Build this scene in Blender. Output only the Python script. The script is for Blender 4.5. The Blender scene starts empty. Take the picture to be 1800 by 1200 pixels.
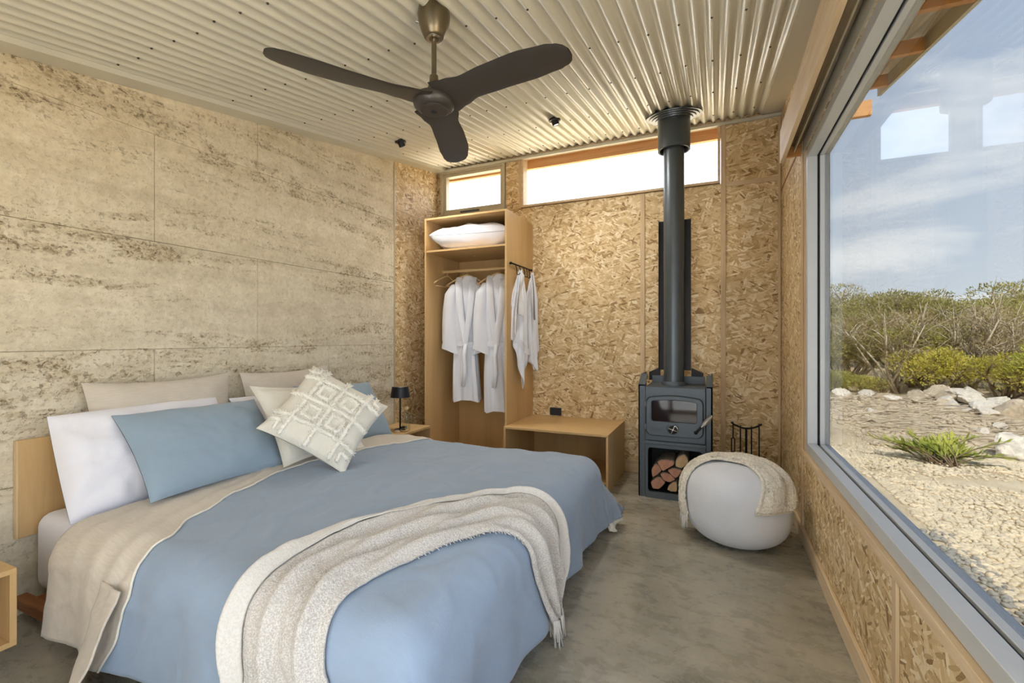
import bpy, bmesh, math, random
from mathutils import Vector, Matrix, Euler, noise

random.seed(7)
SC = bpy.context.scene
COL = SC.collection
R = math.radians

# ------------------------------------------------------------------ camera
cam_d = bpy.data.cameras.new('camera')
cam = bpy.data.objects.new('camera', cam_d)
COL.objects.link(cam)
cam.location = (0.0, 0.0, 1.18)
cam.rotation_euler = (R(90), 0, R(23.897))
cam_d.sensor_width = 36.0
cam_d.lens = 16.16
cam_d.shift_y = -6.0 / 1800.0
cam_d.clip_start = 0.02
cam_d.clip_end = 400
SC.camera = cam

# ------------------------------------------------------------------ view / exposure
vs = SC.view_settings
vs.view_transform = 'Standard'
vs.look = 'None'
vs.gamma = 1.0
vs.use_curve_mapping = False
vs.exposure = 1.31
SC.cycles.max_bounces = 7
SC.cycles.adaptive_threshold = 0.03
SC.cycles.glossy_bounces = 3
SC.cycles.caustics_reflective = False
SC.cycles.caustics_refractive = False

# ------------------------------------------------------------------ sky
SKY_STRENGTH = 3.0
world = bpy.data.worlds.new('sky')
SC.world = world
world.use_nodes = True
wn, wl = world.node_tree.nodes, world.node_tree.links
wn.clear()


def wnode(t, **kw):
    n = wn.new(t)
    for k, v in kw.items():
        setattr(n, k, v)
    return n


w_out = wnode('ShaderNodeOutputWorld')
w_bg = wnode('ShaderNodeBackground')
w_bg.inputs['Strength'].default_value = SKY_STRENGTH
w_tc = wnode('ShaderNodeTexCoord')
w_sep = wnode('ShaderNodeSeparateXYZ')
wl.new(w_tc.outputs['Generated'], w_sep.inputs[0])
w_grad = wnode('ShaderNodeValToRGB')
ce = w_grad.color_ramp.elements
ce[0].position = 0.0
ce[0].color = (0.72, 0.76, 0.79, 1)
ce[1].position = 0.9
ce[1].color = (0.34, 0.46, 0.70, 1)
e = ce.new(0.16)
e.color = (0.58, 0.65, 0.74, 1)
e = ce.new(0.45)
e.color = (0.44, 0.52, 0.66, 1)
wl.new(w_sep.outputs['Z'], w_grad.inputs[0])
# clouds: the direction projected onto a flat cloud deck
w_add = wnode('ShaderNodeMath', operation='ADD')
w_add.inputs[1].default_value = 0.10
w_abs = wnode('ShaderNodeMath', operation='ABSOLUTE')
wl.new(w_sep.outputs['Z'], w_abs.inputs[0])
wl.new(w_abs.outputs[0], w_add.inputs[0])
w_dx = wnode('ShaderNodeMath', operation='DIVIDE')
w_dy = wnode('ShaderNodeMath', operation='DIVIDE')
wl.new(w_sep.outputs['X'], w_dx.inputs[0])
wl.new(w_add.outputs[0], w_dx.inputs[1])
wl.new(w_sep.outputs['Y'], w_dy.inputs[0])
wl.new(w_add.outputs[0], w_dy.inputs[1])
w_cmb = wnode('ShaderNodeCombineXYZ')
wl.new(w_dx.outputs[0], w_cmb.inputs[0])
wl.new(w_dy.outputs[0], w_cmb.inputs[1])
w_noise = wnode('ShaderNodeTexNoise')
w_noise.inputs['Scale'].default_value = 0.62
w_noise.inputs['Detail'].default_value = 9.0
w_noise.inputs['Roughness'].default_value = 0.58
w_noise.inputs['Distortion'].default_value = 0.35
w_off = wnode('ShaderNodeVectorMath', operation='ADD')
w_off.inputs[1].default_value = (12.6, -3.8, 0.0)
wl.new(w_cmb.outputs[0], w_off.inputs[0])
wl.new(w_off.outputs[0], w_noise.inputs['Vector'])
w_cr = wnode('ShaderNodeValToRGB')
w_cr.color_ramp.elements[0].position = 0.52
w_cr.color_ramp.elements[0].color = (0, 0, 0, 1)
w_cr.color_ramp.elements[1].position = 0.66
w_cr.color_ramp.elements[1].color = (1, 1, 1, 1)
wl.new(w_noise.outputs['Fac'], w_cr.inputs[0])
w_cc = wnode('ShaderNodeValToRGB')          # lit tops, greyer cores
w_cc.color_ramp.elements[0].position = 0.55
w_cc.color_ramp.elements[0].color = (0.98, 0.98, 0.97, 1)
w_cc.color_ramp.elements[1].position = 0.80
w_cc.color_ramp.elements[1].color = (0.80, 0.82, 0.85, 1)
wl.new(w_noise.outputs['Fac'], w_cc.inputs[0])
w_mix = wnode('ShaderNodeMixRGB')
wl.new(w_cr.outputs[0], w_mix.inputs[0])
wl.new(w_grad.outputs[0], w_mix.inputs[1])
wl.new(w_cc.outputs[0], w_mix.inputs[2])
wl.new(w_mix.outputs[0], w_bg.inputs['Color'])
wl.new(w_bg.outputs[0], w_out.inputs[0])

# ------------------------------------------------------------------ sun (high, behind the camera, just off the window wall)
sun_d = bpy.data.lights.new('sun', 'SUN')
sun_d.energy = 11.0
sun_d.angle = R(2.0)
sun_d.color = (1.0, 0.94, 0.84)
sun = bpy.data.objects.new('sun', sun_d)
COL.objects.link(sun)
sun.location = (3, -12, 12)
sun.rotation_euler = Vector((-0.05, 0.80, -0.78)).to_track_quat('-Z', 'Y').to_euler()

# ------------------------------------------------------------------ helpers
def lin(c):
    def f(v):
        v /= 255.0
        return v / 12.92 if v <= 0.04045 else ((v + 0.055) / 1.055) ** 2.4
    return (f(c[0]), f(c[1]), f(c[2]), 1.0)


MATS = {}


class NT:
    """a small node-tree writer"""
    def __init__(self, name):
        self.m = bpy.data.materials.new(name)
        self.m.use_nodes = True
        self.t = self.m.node_tree
        self.t.nodes.clear()
        self.out = self.t.nodes.new('ShaderNodeOutputMaterial')
        MATS[name] = self.m

    def n(self, typ, inp=None, **kw):
        nd = self.t.nodes.new(typ)
        for k, v in kw.items():
            setattr(nd, k, v)
        for k, v in (inp or {}).items():
            if hasattr(v, 'is_output') and v.is_output:
                self.t.links.new(v, nd.inputs[k])
            else:
                nd.inputs[k].default_value = v
        return nd

    def ramp(self, fac, stops, interp='LINEAR'):
        nd = self.t.nodes.new('ShaderNodeValToRGB')
        cr = nd.color_ramp
        cr.interpolation = interp
        while len(cr.elements) < len(stops):
            cr.elements.new(0.5)
        for el, (p, c) in zip(cr.elements, stops):
            el.position = p
            el.color = c if len(c) == 4 else lin(c)
        self.t.links.new(fac, nd.inputs[0])
        return nd.outputs[0]

    def pos(self, obj=False):
        if obj:
            return self.n('ShaderNodeTexCoord').outputs['Object']
        return self.n('ShaderNodeNewGeometry').outputs['Position']

    def mapv(self, vec, scale=(1, 1, 1), rot=(0, 0, 0), loc=(0, 0, 0)):
        return self.n('ShaderNodeMapping', {'Vector': vec, 'Scale': scale, 'Rotation': rot, 'Location': loc}).outputs[0]

    def noise(self, vec, scale, detail=4, rough=0.55, dist=0.0):
        return self.n('ShaderNodeTexNoise', {'Vector': vec, 'Scale': scale, 'Detail': detail, 'Roughness': rough, 'Distortion': dist}).outputs['Fac']

    def math(self, op, a, b=0.0, c=0.0):
        return self.n('ShaderNodeMath', {0: a, 1: b, 2: c}, operation=op).outputs[0]

    def mix(self, fac, a, b, mode='MIX'):
        return self.n('ShaderNodeMixRGB', {0: fac, 1: a, 2: b}, blend_type=mode).outputs[0]

    def bump(self, h, strength=0.3, dist=0.01):
        return self.n('ShaderNodeBump', {'Height': h, 'Strength': strength, 'Distance': dist}).outputs[0]

    def principled(self, color, rough=0.6, metal=0.0, normal=None, spec=0.5, sheen=0.0, **extra):
        inp = {'Base Color': color, 'Roughness': rough, 'Metallic': metal, 'Specular IOR Level': spec}
        if normal is not None:
            inp['Normal'] = normal
        if sheen:
            inp['Sheen Weight'] = sheen
        inp.update(extra)
        b = self.n('ShaderNodeBsdfPrincipled', inp)
        self.t.links.new(b.outputs[0], self.out.inputs[0])
        return b


def plain(name, rgb, rough=0.5, metal=0.0, var=0.06, scale=12.0, bump=0.0, bscale=60.0, spec=0.5, sheen=0.0):
    """a material of one colour with a little natural variation"""
    t = NT(name)
    p = t.pos(True)
    f = t.noise(p, scale, 3)
    c = lin(rgb)
    lo = tuple(v * (1 - var) for v in c[:3]) + (1,)
    hi = tuple(min(1, v * (1 + var)) for v in c[:3]) + (1,)
    col = t.ramp(f, [(0.3, lo), (0.7, hi)])
    nrm = t.bump(t.noise(p, bscale, 3), bump, 0.005) if bump else None
    t.principled(col, rough, metal, nrm, spec, sheen)
    return t.m


def cloth(name, rgb, weave=900.0, var=0.05, bump=0.25, rough=0.9, sheen=0.25, speck=None, slub=0.0):
    t = NT(name)
    p = t.pos(True)
    c = lin(rgb)
    lo = tuple(v * (1 - var) for v in c[:3]) + (1,)
    hi = tuple(min(1, v * (1 + var)) for v in c[:3]) + (1,)
    f = t.noise(p, 6.0, 4)
    col = t.ramp(f, [(0.3, lo), (0.7, hi)])
    if slub:
        s = t.noise(t.mapv(p, (18, 260, 18)), 1.0, 3)
        col = t.mix(slub, col, t.ramp(s, [(0.35, (c[0] * .72, c[1] * .72, c[2] * .72, 1)), (0.65, (min(1, c[0] * 1.15), min(1, c[1] * 1.15), min(1, c[2] * 1.15), 1))]))
    if speck:
        s = t.noise(p, speck[1], 2, 0.7)
        col = t.mix(t.ramp(s, [(0.42, (0, 0, 0, 1)), (0.60, (1, 1, 1, 1))]), col, lin(speck[0]))
    h = t.math('ADD', t.noise(p, weave * 0.25, 2), t.math('MULTIPLY', t.noise(p, 28.0, 4), 1.4))
    t.principled(col, rough, 0.0, t.bump(h, bump, 0.004), 0.25, sheen)
    return t.m


class MB:
    """collects faces for ONE mesh"""
    def __init__(self):
        self.v = []
        self.f = []

    def add(self, verts, faces):
        o = len(self.v)
        self.v += [Vector(p) for p in verts]
        self.f += [tuple(i + o for i in fc) for fc in faces]
        return self

    def box(self, a, b):
        x0, y0, z0 = a
        x1, y1, z1 = b
        return self.add([(x0, y0, z0), (x1, y0, z0), (x1, y1, z0), (x0, y1, z0), (x0, y0, z1), (x1, y0, z1), (x1, y1, z1), (x0, y1, z1)],
                        [(0, 3, 2, 1), (4, 5, 6, 7), (0, 1, 5, 4), (1, 2, 6, 5), (2, 3, 7, 6), (3, 0, 4, 7)])

    def prism(self, poly, axis, a, b):
        """polygon extruded along axis ('x': poly is (y,z), 'y': (x,z), 'z': (x,y))"""
        n = len(poly)

        def mk(p, q):
            return {'x': (q, p[0], p[1]), 'y': (p[0], q, p[1]), 'z': (p[0], p[1], q)}[axis]
        vs_ = [mk(p, a) for p in poly] + [mk(p, b) for p in poly]
        fs = [tuple(range(n)), tuple(range(2 * n - 1, n - 1, -1))]
        fs += [(i, (i + 1) % n, n + (i + 1) % n, n + i) for i in range(n)]
        return self.add(vs_, fs)

    def lathe(self, prof, c=(0, 0, 0), n=32, cap=True, rot=None):
        vs_, fs = [], []
        for r, z in prof:
            for k in range(n):
                a = 2 * math.pi * k / n
                p = Vector((r * math.cos(a), r * math.sin(a), z))
                if rot is not None:
                    p = rot @ p
                vs_.append(p + Vector(c))
        for i in range(len(prof) - 1):
            for k in range(n):
                fs.append((i * n + k, i * n + (k + 1) % n, (i + 1) * n + (k + 1) % n, (i + 1) * n + k))
        if cap:
            fs.append(tuple(range(n - 1, -1, -1)))
            m = (len(prof) - 1) * n
            fs.append(tuple(range(m, m + n)))
        return self.add(vs_, fs)

    def tube(self, pts, r, n=8, cap=True):
        """r: one radius or one per point"""
        pts = [Vector(p) for p in pts]
        rs = r if isinstance(r, (list, tuple)) else [r] * len(pts)
        up = None
        vs_, fs = [], []
        for i, p in enumerate(pts):
            d = (pts[min(i + 1, len(pts) - 1)] - pts[max(i - 1, 0)])
            d = d.normalized() if d.length > 1e-9 else Vector((0, 0, 1))
            if up is None:
                up = Vector((0, 0, 1)) if abs(d.z) < 0.9 else Vector((1, 0, 0))
            s = d.cross(up)
            if s.length < 1e-6:
                s = d.cross(Vector((0, 1, 0)))
            s.normalize()
            up = s.cross(d).normalized()
            for k in range(n):
                a = 2 * math.pi * k / n
                vs_.append(p + s * (rs[i] * math.cos(a)) + up * (rs[i] * math.sin(a)))
        for i in range(len(pts) - 1):
            for k in range(n):
                fs.append((i * n + k, i * n + (k + 1) % n, (i + 1) * n + (k + 1) % n, (i + 1) * n + k))
        if cap:
            fs.append(tuple(range(n - 1, -1, -1)))
            m = (len(pts) - 1) * n
            fs.append(tuple(range(m, m + n)))
        return self.add(vs_, fs)

    def grid(self, fn, nu, nv, closed_u=False):
        vs_ = [fn(i / (nu if closed_u else nu - 1), j / (nv - 1)) for j in range(nv) for i in range(nu)]
        fs = []
        for j in range(nv - 1):
            for i in range(nu if closed_u else nu - 1):
                i2 = (i + 1) % nu
                fs.append((j * nu + i, j * nu + i2, (j + 1) * nu + i2, (j + 1) * nu + i))
        return self.add(vs_, fs)

    def mesh(self, name, mat, origin=(0, 0, 0), smooth=False, weld=False, angle=None, bevel=0.0, segs=2, face=None):
        o = Vector(origin)
        me = bpy.data.meshes.new(name)
        me.from_pydata([tuple(p - o) for p in self.v], [], self.f)
        bm = bmesh.new()
        bm.from_mesh(me)
        if weld:
            bmesh.ops.remove_doubles(bm, verts=bm.verts, dist=1e-5)
        if face is None:
            bmesh.ops.recalc_face_normals(bm, faces=bm.faces)
        else:                                  # an open sheet: outer side looks along `face`
            bm.normal_update()
            tot = Vector((0, 0, 0))
            for fc in bm.faces:
                tot += fc.normal * fc.calc_area()
            if tot.dot(Vector(face)) < 0:
                bmesh.ops.reverse_faces(bm, faces=bm.faces)
        if bevel:
            ed = [e_ for e_ in bm.edges if len(e_.link_faces) == 2 and e_.calc_face_angle(0) > 0.6]
            bmesh.ops.bevel(bm, geom=ed, offset=bevel, segments=segs, profile=0.5, affect='EDGES', clamp_overlap=True)
        if smooth or angle:
            for fc in bm.faces:
                fc.smooth = True
        if angle:
            for e_ in bm.edges:
                if len(e_.link_faces) == 2 and e_.calc_face_angle(0) > angle:
                    e_.smooth = False
        bm.to_mesh(me)
        bm.free()
        me.materials.append(MATS[mat])
        return me

    def build(self, name, mat, parent=None, **kw):
        org = kw.pop('origin', None)
        if org is None:
            q = parent
            org = Vector((0, 0, 0))
            while q is not None:
                org = org + q.location
                q = q.parent
        me = self.mesh(name, mat, org, **kw)
        ob = bpy.data.objects.new(name, me)
        COL.objects.link(ob)
        if parent is not None:
            ob.parent = parent
        else:
            ob.location = org
        return ob


def tag(o, label=None, cat=None, group=None, kind=None):
    if label:
        o['label'] = label
    if cat:
        o['category'] = cat
    if group:
        o['group'] = group
    if kind:
        o['kind'] = kind
    return o


def thing(name, loc, label, cat, group=None, rz=0.0):
    o = bpy.data.objects.new(name, None)
    o.empty_display_size = 0.1
    COL.objects.link(o)
    o.location = loc
    o.rotation_euler = (0, 0, rz)
    return tag(o, label, cat, group)


def link_copy(src, parent=None, loc=None):
    c = src.copy()
    COL.objects.link(c)
    c.parent = parent
    if loc is not None:
        c.location = loc
    return c


def copy_tree(src, parent=None):
    c = link_copy(src, parent)
    for ch in src.children:
        copy_tree(ch, c)
    return c


def bx(a, b):
    return MB().box(a, b)


def fbm(p, s=1.0, o=4):
    return noise.fractal(Vector(p) * s, 0.9, 2.0, o)


# ------------------------------------------------------------------ materials
def osb(name, plane):
    t = NT(name)
    sp = t.n('ShaderNodeSeparateXYZ', {0: t.pos()})
    u = sp.outputs['X'] if plane == 'back' else sp.outputs['Y']
    uv = t.n('ShaderNodeCombineXYZ', {0: u, 1: sp.outputs['Z']}).outputs[0]
    wob = t.n('ShaderNodeTexNoise', {'Vector': uv, 'Scale': 9.0, 'Detail': 2.0}).outputs['Color']
    uvw = t.n('ShaderNodeVectorMath', {0: uv, 1: t.n('ShaderNodeVectorMath', {0: wob, 3: 0.012}, operation='SCALE').outputs[0]}, operation='ADD').outputs[0]
    val = None
    for k in range(7):
        ang = [0.2, 1.35, -0.75, 0.8, -1.25, 0.5, -0.2, 1.75][k]
        ln, wd = [(0.155, 0.042), (0.12, 0.033), (0.135, 0.031), (0.09, 0.021), (0.108, 0.025), (0.072, 0.015), (0.084, 0.018), (0.06, 0.013)][k]
        rotv = t.n('ShaderNodeVectorRotate', {'Vector': uvw, 'Angle': ang}, rotation_type='Z_AXIS').outputs[0]
        mv = t.mapv(rotv, (1 / ln, 1 / wd, 1), (0, 0, 0), (k * 3.7, k * 1.9, 0))
        vo = t.n('ShaderNodeTexVoronoi', {'Vector': mv, 'Scale': 1.0, 'Randomness': 1.0}, voronoi_dimensions='2D')
        cs = t.n('ShaderNodeSeparateColor', {0: vo.outputs['Color']})
        if val is None:
            val = cs.outputs[0]
        else:
            mask = t.math('GREATER_THAN', cs.outputs[1], 0.52)
            edge = t.math('LESS_THAN', vo.outputs['Distance'], 0.42)
            mask = t.math('MULTIPLY', mask, edge)
            val = t.n('ShaderNodeMix', {0: mask, 2: val, 3: cs.outputs[0]}, data_type='FLOAT').outputs[0]
    grain = t.noise(uv, 260.0, 2)
    big = t.noise(uv, 2.2, 2)
    v2 = t.math('ADD', val, t.math('MULTIPLY', t.math('SUBTRACT', grain, 0.5), 0.25))
    col = t.ramp(v2, [(0.0, (138, 106, 66)), (0.09, (182, 151, 104)), (0.45, (208, 179, 132)), (0.78, (222, 197, 154)), (1.0, (238, 222, 190))])
    col = t.mix(0.35, col, t.ramp(big, [(0.3, (202, 150, 88)), (0.7, (224, 190, 140))]), 'MULTIPLY') if False else col
    t.principled(col, 0.55, 0.0, t.bump(v2, 0.5, 0.005), 0.35)
    return t.m


osb('osb_back', 'back')
osb('osb_side', 'side')


def rammed():
    t = NT('rammed_earth')
    p = t.pos()
    sp = t.n('ShaderNodeSeparateXYZ', {0: p})
    wob = t.n('ShaderNodeTexNoise', {'Vector': p, 'Scale': 2.2, 'Detail': 3.0}).outputs['Fac']
    pw = t.n('ShaderNodeCombineXYZ', {0: sp.outputs['X'], 1: sp.outputs['Y'], 2: t.math('ADD', sp.outputs['Z'], t.math('MULTIPLY', wob, 0.10))}).outputs[0]
    strata = t.noise(t.mapv(pw, (1.0, 0.45, 6.0)), 1.5, 4, 0.62, 0.3)
    bandn = t.noise(t.mapv(pw, (1.0, 0.65, 8.5), loc=(4, 2, 1)), 1.25, 4, 0.6, 0.2)
    fine = t.noise(p, 42.0, 3, 0.72)
    mott = t.noise(p, 9.0, 4, 0.7)
    hgt = t.n('ShaderNodeMapRange', {0: t.math('ADD', sp.outputs['Z'], t.math('MULTIPLY', strata, 0.5)), 1: 1.1, 2: 2.5}).outputs[0]
    base = t.ramp(strata, [(0.28, (200, 194, 176)), (0.5, (224, 218, 200)), (0.72, (242, 237, 222))])
    warm = t.ramp(strata, [(0.28, (204, 187, 154)), (0.5, (224, 208, 176)), (0.72, (240, 226, 197))])
    col = t.mix(hgt, base, warm)
    col = t.mix(0.40, col, t.ramp(mott, [(0.32, (184, 170, 143)), (0.52, (222, 210, 184)), (0.70, (244, 236, 216))]))
    rough_mask = t.ramp(bandn, [(0.50, (0, 0, 0, 1)), (0.60, (1, 1, 1, 1))])
    patch = t.ramp(t.noise(t.mapv(p, (1, 1, 2.0)), 5.0, 4, 0.7), [(0.44, (0, 0, 0, 1)), (0.58, (1, 1, 1, 1))])
    m1 = t.math('MULTIPLY', rough_mask, patch)
    # gravel showing in the poorly packed bands
    vo = t.n('ShaderNodeTexVoronoi', {'Vector': t.mapv(p, (1, 1, 1.4)), 'Scale': 62.0})
    peb = t.ramp(vo.outputs['Distance'], [(0.15, (1, 1, 1, 1)), (0.60, (0, 0, 0, 1))])
    peb_c = t.mix(t.n('ShaderNodeSeparateColor', {0: vo.outputs['Color']}).outputs[0], lin((142, 118, 82)), lin((222, 206, 174)))
    col = t.mix(t.math('MULTIPLY', m1, 0.62), col, peb_c)
    pits = t.ramp(t.noise(t.mapv(p, (1, 1, 1.3)), 34.0, 3, 0.8), [(0.555, (0, 0, 0, 1)), (0.63, (1, 1, 1, 1))])
    pit_m = t.math('MULTIPLY', pits, t.math('ADD', t.math('MULTIPLY', m1, 0.70), t.math('ADD', t.math('MULTIPLY', rough_mask, 0.18), 0.10)))
    col = t.mix(pit_m, col, lin((122, 98, 64)))
    col = t.mix(0.20, col, t.ramp(fine, [(0.3, (150, 132, 100)), (0.7, (232, 220, 194))]))
    h = t.math('ADD', t.math('MULTIPLY', fine, 0.6), t.math('ADD', t.math('MULTIPLY', t.math('MULTIPLY', peb, m1), 0.9), t.math('MULTIPLY', pit_m, -1.8)))
    t.principled(col, 0.95, 0.0, t.bump(h, 0.7, 0.010), 0.15)
    return t.m


rammed()


def timber(name, c1, c2, c3, axis='x', rough=0.5, scale=1.0):
    t = NT(name)
    p = t.pos()
    st = {'x': (1.2, 16, 16), 'y': (16, 1.2, 16), 'z': (16, 16, 1.2)}[axis]
    g = t.noise(t.mapv(p, tuple(s * scale for s in st)), 2.0, 6, 0.6, 0.7)
    g2 = t.noise(t.mapv(p, tuple(s * scale * 6 for s in st)), 2.0, 2)
    col = t.ramp(t.math('ADD', g, t.math('MULTIPLY', t.math('SUBTRACT', g2, 0.5), 0.15)), [(0.3, c1), (0.5, c2), (0.72, c3)])
    t.principled(col, rough, 0.0, t.bump(g2, 0.08, 0.002), 0.35)
    return t.m


timber('timber_pale', (204, 176, 139), (215, 190, 154), (225, 204, 172), 'y', 0.55)
timber('timber_pale_z', (190, 162, 123), (203, 176, 139), (215, 192, 158), 'z', 0.55)
timber('timber_pale_x', (195, 168, 131), (207, 182, 145), (219, 196, 162), 'x', 0.55)
timber('timber_orange', (196, 134, 72), (214, 154, 92), (226, 172, 112), 'x', 0.5)
timber('timber_rail', (120, 72, 38), (146, 92, 52), (164, 110, 66), 'x', 0.45)
timber('ply_face', (189, 154, 105), (199, 165, 115), (209, 176, 127), 'z', 0.5, 0.6)
timber('ply_edge', (205, 178, 134), (221, 196, 154), (231, 209, 171), 'z', 0.55, 3.0)
timber('mdf', (192, 157, 107), (198, 163, 113), (205, 171, 121), 'z', 0.42, 0.25)
timber('mdf_edge', (202, 169, 120), (210, 177, 128), (217, 185, 136), 'z', 0.5, 0.5)
timber('hanger_wood', (201, 168, 117), (214, 182, 133), (222, 194, 148), 'x', 0.45)


def concrete():
    t = NT('polished_concrete')
    p = t.pos()
    a = t.noise(t.mapv(p, (1, 1, 0)), 1.4, 5, 0.62, 0.5)
    b = t.noise(t.mapv(p, (1.0, 1.7, 0), (0, 0, 0.5)), 8.0, 5, 0.70, 0.25)
    c = t.noise(p, 48.0, 3, 0.72)
    v = t.math('ADD', t.math('MULTIPLY', a, 0.56), t.math('ADD', t.math('MULTIPLY', b, 0.28), t.math('MULTIPLY', c, 0.16)))
    col = t.ramp(v, [(0.36, (114, 110, 96)), (0.46, (145, 140, 125)), (0.54, (164, 158, 142)), (0.66, (190, 183, 165))])
    ro = t.ramp(b, [(0.3, (0.20, 0.20, 0.20, 1)), (0.7, (0.38, 0.38, 0.38, 1))])
    t.principled(col, ro, 0.0, t.bump(b, 0.02, 0.003), 0.55)
    return t.m


concrete()
plain('cream_steel', (212, 208, 193), 0.28, 0.0, 0.02, 4.0, 0, 60, 0.5)
plain('cream_trim', (202, 196, 178), 0.5, 0.0, 0.02)
plain('screw_dark', (66, 58, 46), 0.5, 0.3)
plain('aluminium', (206, 208, 209), 0.45, 0.30, 0.02)
plain('aluminium_cream', (188, 178, 152), 0.45, 0.1, 0.02)
plain('gasket_black', (24, 26, 30), 0.7)
plain('blind_fabric', (168, 152, 126), 0.8)
plain('fan_dark', (62, 57, 52), 0.42, 0.15, 0.04)
plain('fan_bronze', (118, 106, 84), 0.32, 0.75, 0.05)
plain('chrome', (222, 222, 220), 0.16, 0.95, 0.01)
plain('stove_charcoal', (84, 92, 99), 0.48, 0.25, 0.05, 40, 0.05, 300)
plain('stove_dark', (20, 20, 22), 0.7, 0.1)
plain('flue_charcoal', (82, 88, 92), 0.36, 0.45, 0.03)
plain('shield_black', (30, 27, 28), 0.55, 0.2)
plain('iron_black', (28, 24, 22), 0.5, 0.5)
plain('lamp_black', (36, 38, 44), 0.42, 0.3)
plain('socket_black', (38, 40, 46), 0.35, 0.0)
plain('bark', (150, 138, 118), 0.95, 0, 0.25, 40, 0.6, 60)
plain('split_wood', (196, 142, 118), 0.85, 0, 0.16, 30, 0.3, 80)
plain('split_wood_pale', (206, 172, 130), 0.85, 0, 0.14, 30, 0.3, 80)
plain('embroidery', (92, 92, 102), 0.9)
plain('towel_grey', (128, 130, 136), 0.95, 0, 0.1, 60)
cloth('cotton_white', (232, 232, 240), 900, 0.02, 0.12)
cloth('terry_white', (228, 229, 236), 700, 0.03, 0.35)
cloth('linen_blue', (143, 160, 180), 700, 0.035, 0.14, slub=0.06)
cloth('linen_blue_pillow', (144, 163, 179), 700, 0.03, 0.12, slub=0.05)
cloth('linen_beige', (206, 196, 181), 600, 0.04, 0.22, slub=0.22)
cloth('linen_cream', (228, 222, 208), 600, 0.04, 0.22, slub=0.12)
cloth('cushion_cream', (226, 221, 208), 500, 0.03, 0.3, slub=0.1)
cloth('tuft_cream', (242, 238, 226), 300, 0.04, 0.8)
cloth('throw_boucle', (178, 171, 162), 400, 0.08, 1.0, speck=((208, 204, 198), 240.0))
cloth('throw_pale', (212, 208, 201), 400, 0.05, 0.6, speck=((204, 199, 190), 150.0))
cloth('knit_cream', (228, 222, 208), 200, 0.05, 1.2, speck=((208, 196, 176), 90.0))
cloth('pouf_weave', (214, 216, 221), 500, 0.04, 0.6)


def glass(name, tint, ior=1.45, refl=0.95):
    t = NT(name)
    f0 = ((ior - 1) / (ior + 1)) ** 2
    fac = t.n('ShaderNodeLayerWeight', {'Blend': 0.5}).outputs['Facing']
    fr = t.math('ADD', f0, t.math('MULTIPLY', t.math('POWER', fac, 5.0), refl))
    tr = t.n('ShaderNodeBsdfTransparent', {'Color': tint}).outputs[0]
    gl = t.n('ShaderNodeBsdfGlossy', {'Color': (1, 1, 1, 1), 'Roughness': 0.0}).outputs[0]
    mx = t.n('ShaderNodeMixShader', {0: fr, 1: tr, 2: gl}).outputs[0]
    t.t.links.new(mx, t.out.inputs[0])
    return t.m


glass('glass_tinted', (0.358, 0.365, 0.367, 1), 1.22, 0.34)      # tint added to balance outdoors against the room; reflections weakened
glass('glass_clear', (0.985, 0.99, 0.99, 1))
glass('bottle_glass', (0.90, 0.92, 0.90, 1), 1.5)
t_ = NT('stove_glass')
t_.principled(lin((34, 20, 18)), 0.05, 0.0, None, 0.35)
t_ = NT('lens_lit')
t_.t.links.new(t_.n('ShaderNodeEmission', {'Color': (1, 0.86, 0.66, 1), 'Strength': 1.2}).outputs[0], t_.out.inputs[0])

# ================================================================== SETTING
XL, XR, YB, YF = -2.71, 0.47, 4.15, -0.60
CM = 0.172                                   # ceiling fall


def cz(y):
    return 2.955 + CM * (y - YB)


def struct(ob):
    ob['kind'] = 'structure'
    return ob


# floor slab
struct(bx((XL - 0.3, YF - 0.2, -0.12), (XR + 0.12, YB + 0.12, 0.0)).build('floor', 'polished_concrete'))

# ---- wall_left: rammed earth lifts, then an OSB return
wl_root = bpy.data.objects.new('wall_left', None)
COL.objects.link(wl_root)
struct(wl_root)
wl_root['label'] = 'rammed earth bedroom wall with formwork joints and an OSB return'
YE = 3.43
core = MB().prism([(YF - .2, -.1), (YB + .12, -.1), (YB + .12, cz(YB + .12) + .02), (YF - .2, cz(YF - .2) + .02)], 'x', XL - .32, XL - .022).build('wall_core', 'rammed_earth', wl_root)
zs = [0.0, 0.55, 1.122, 1.69, 2.256, 3.2]
cuts = [[YF, 0.25, 1.455, 2.653, YE], [YF, 0.25, 1.455, 2.653, YE], [YF, 0.853, 2.053, YE], [YF, 0.253, 1.455, YE], [YF, 0.853, 2.053, YE]]
J = 0.0008
for k in range(5):
    for y0, y1 in zip(cuts[k][:-1], cuts[k][1:]):
        z0, z1 = zs[k] + J, zs[k + 1] - J
        if k == 4:
            poly = [(y0 + J, z0), (y1 - J, z0), (y1 - J, cz(y1) + .015), (y0 + J, cz(y0) + .015)]
            if cz(y0) + .015 <= z0 + .02:
                if cz(y1) + .015 <= z0:
                    continue
                ys = (z0 - 2.955 - .015) / CM + YB
                poly = [(ys, z0), (y1 - J, z0), (y1 - J, cz(y1) + .015)]
        else:
            poly = [(y0 + J, z0), (y1 - J, z0), (y1 - J, min(z1, cz(y1) + .015)), (y0 + J, min(z1, cz(y0) + .015))]
        d = 0.003 * (noise.noise((y0 * 3.1, k * 1.7, 0)))
        MB().prism(poly, 'x', XL - .03, XL + d).build('rammed_panel', 'rammed_earth', wl_root, bevel=0.002, segs=1)
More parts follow.
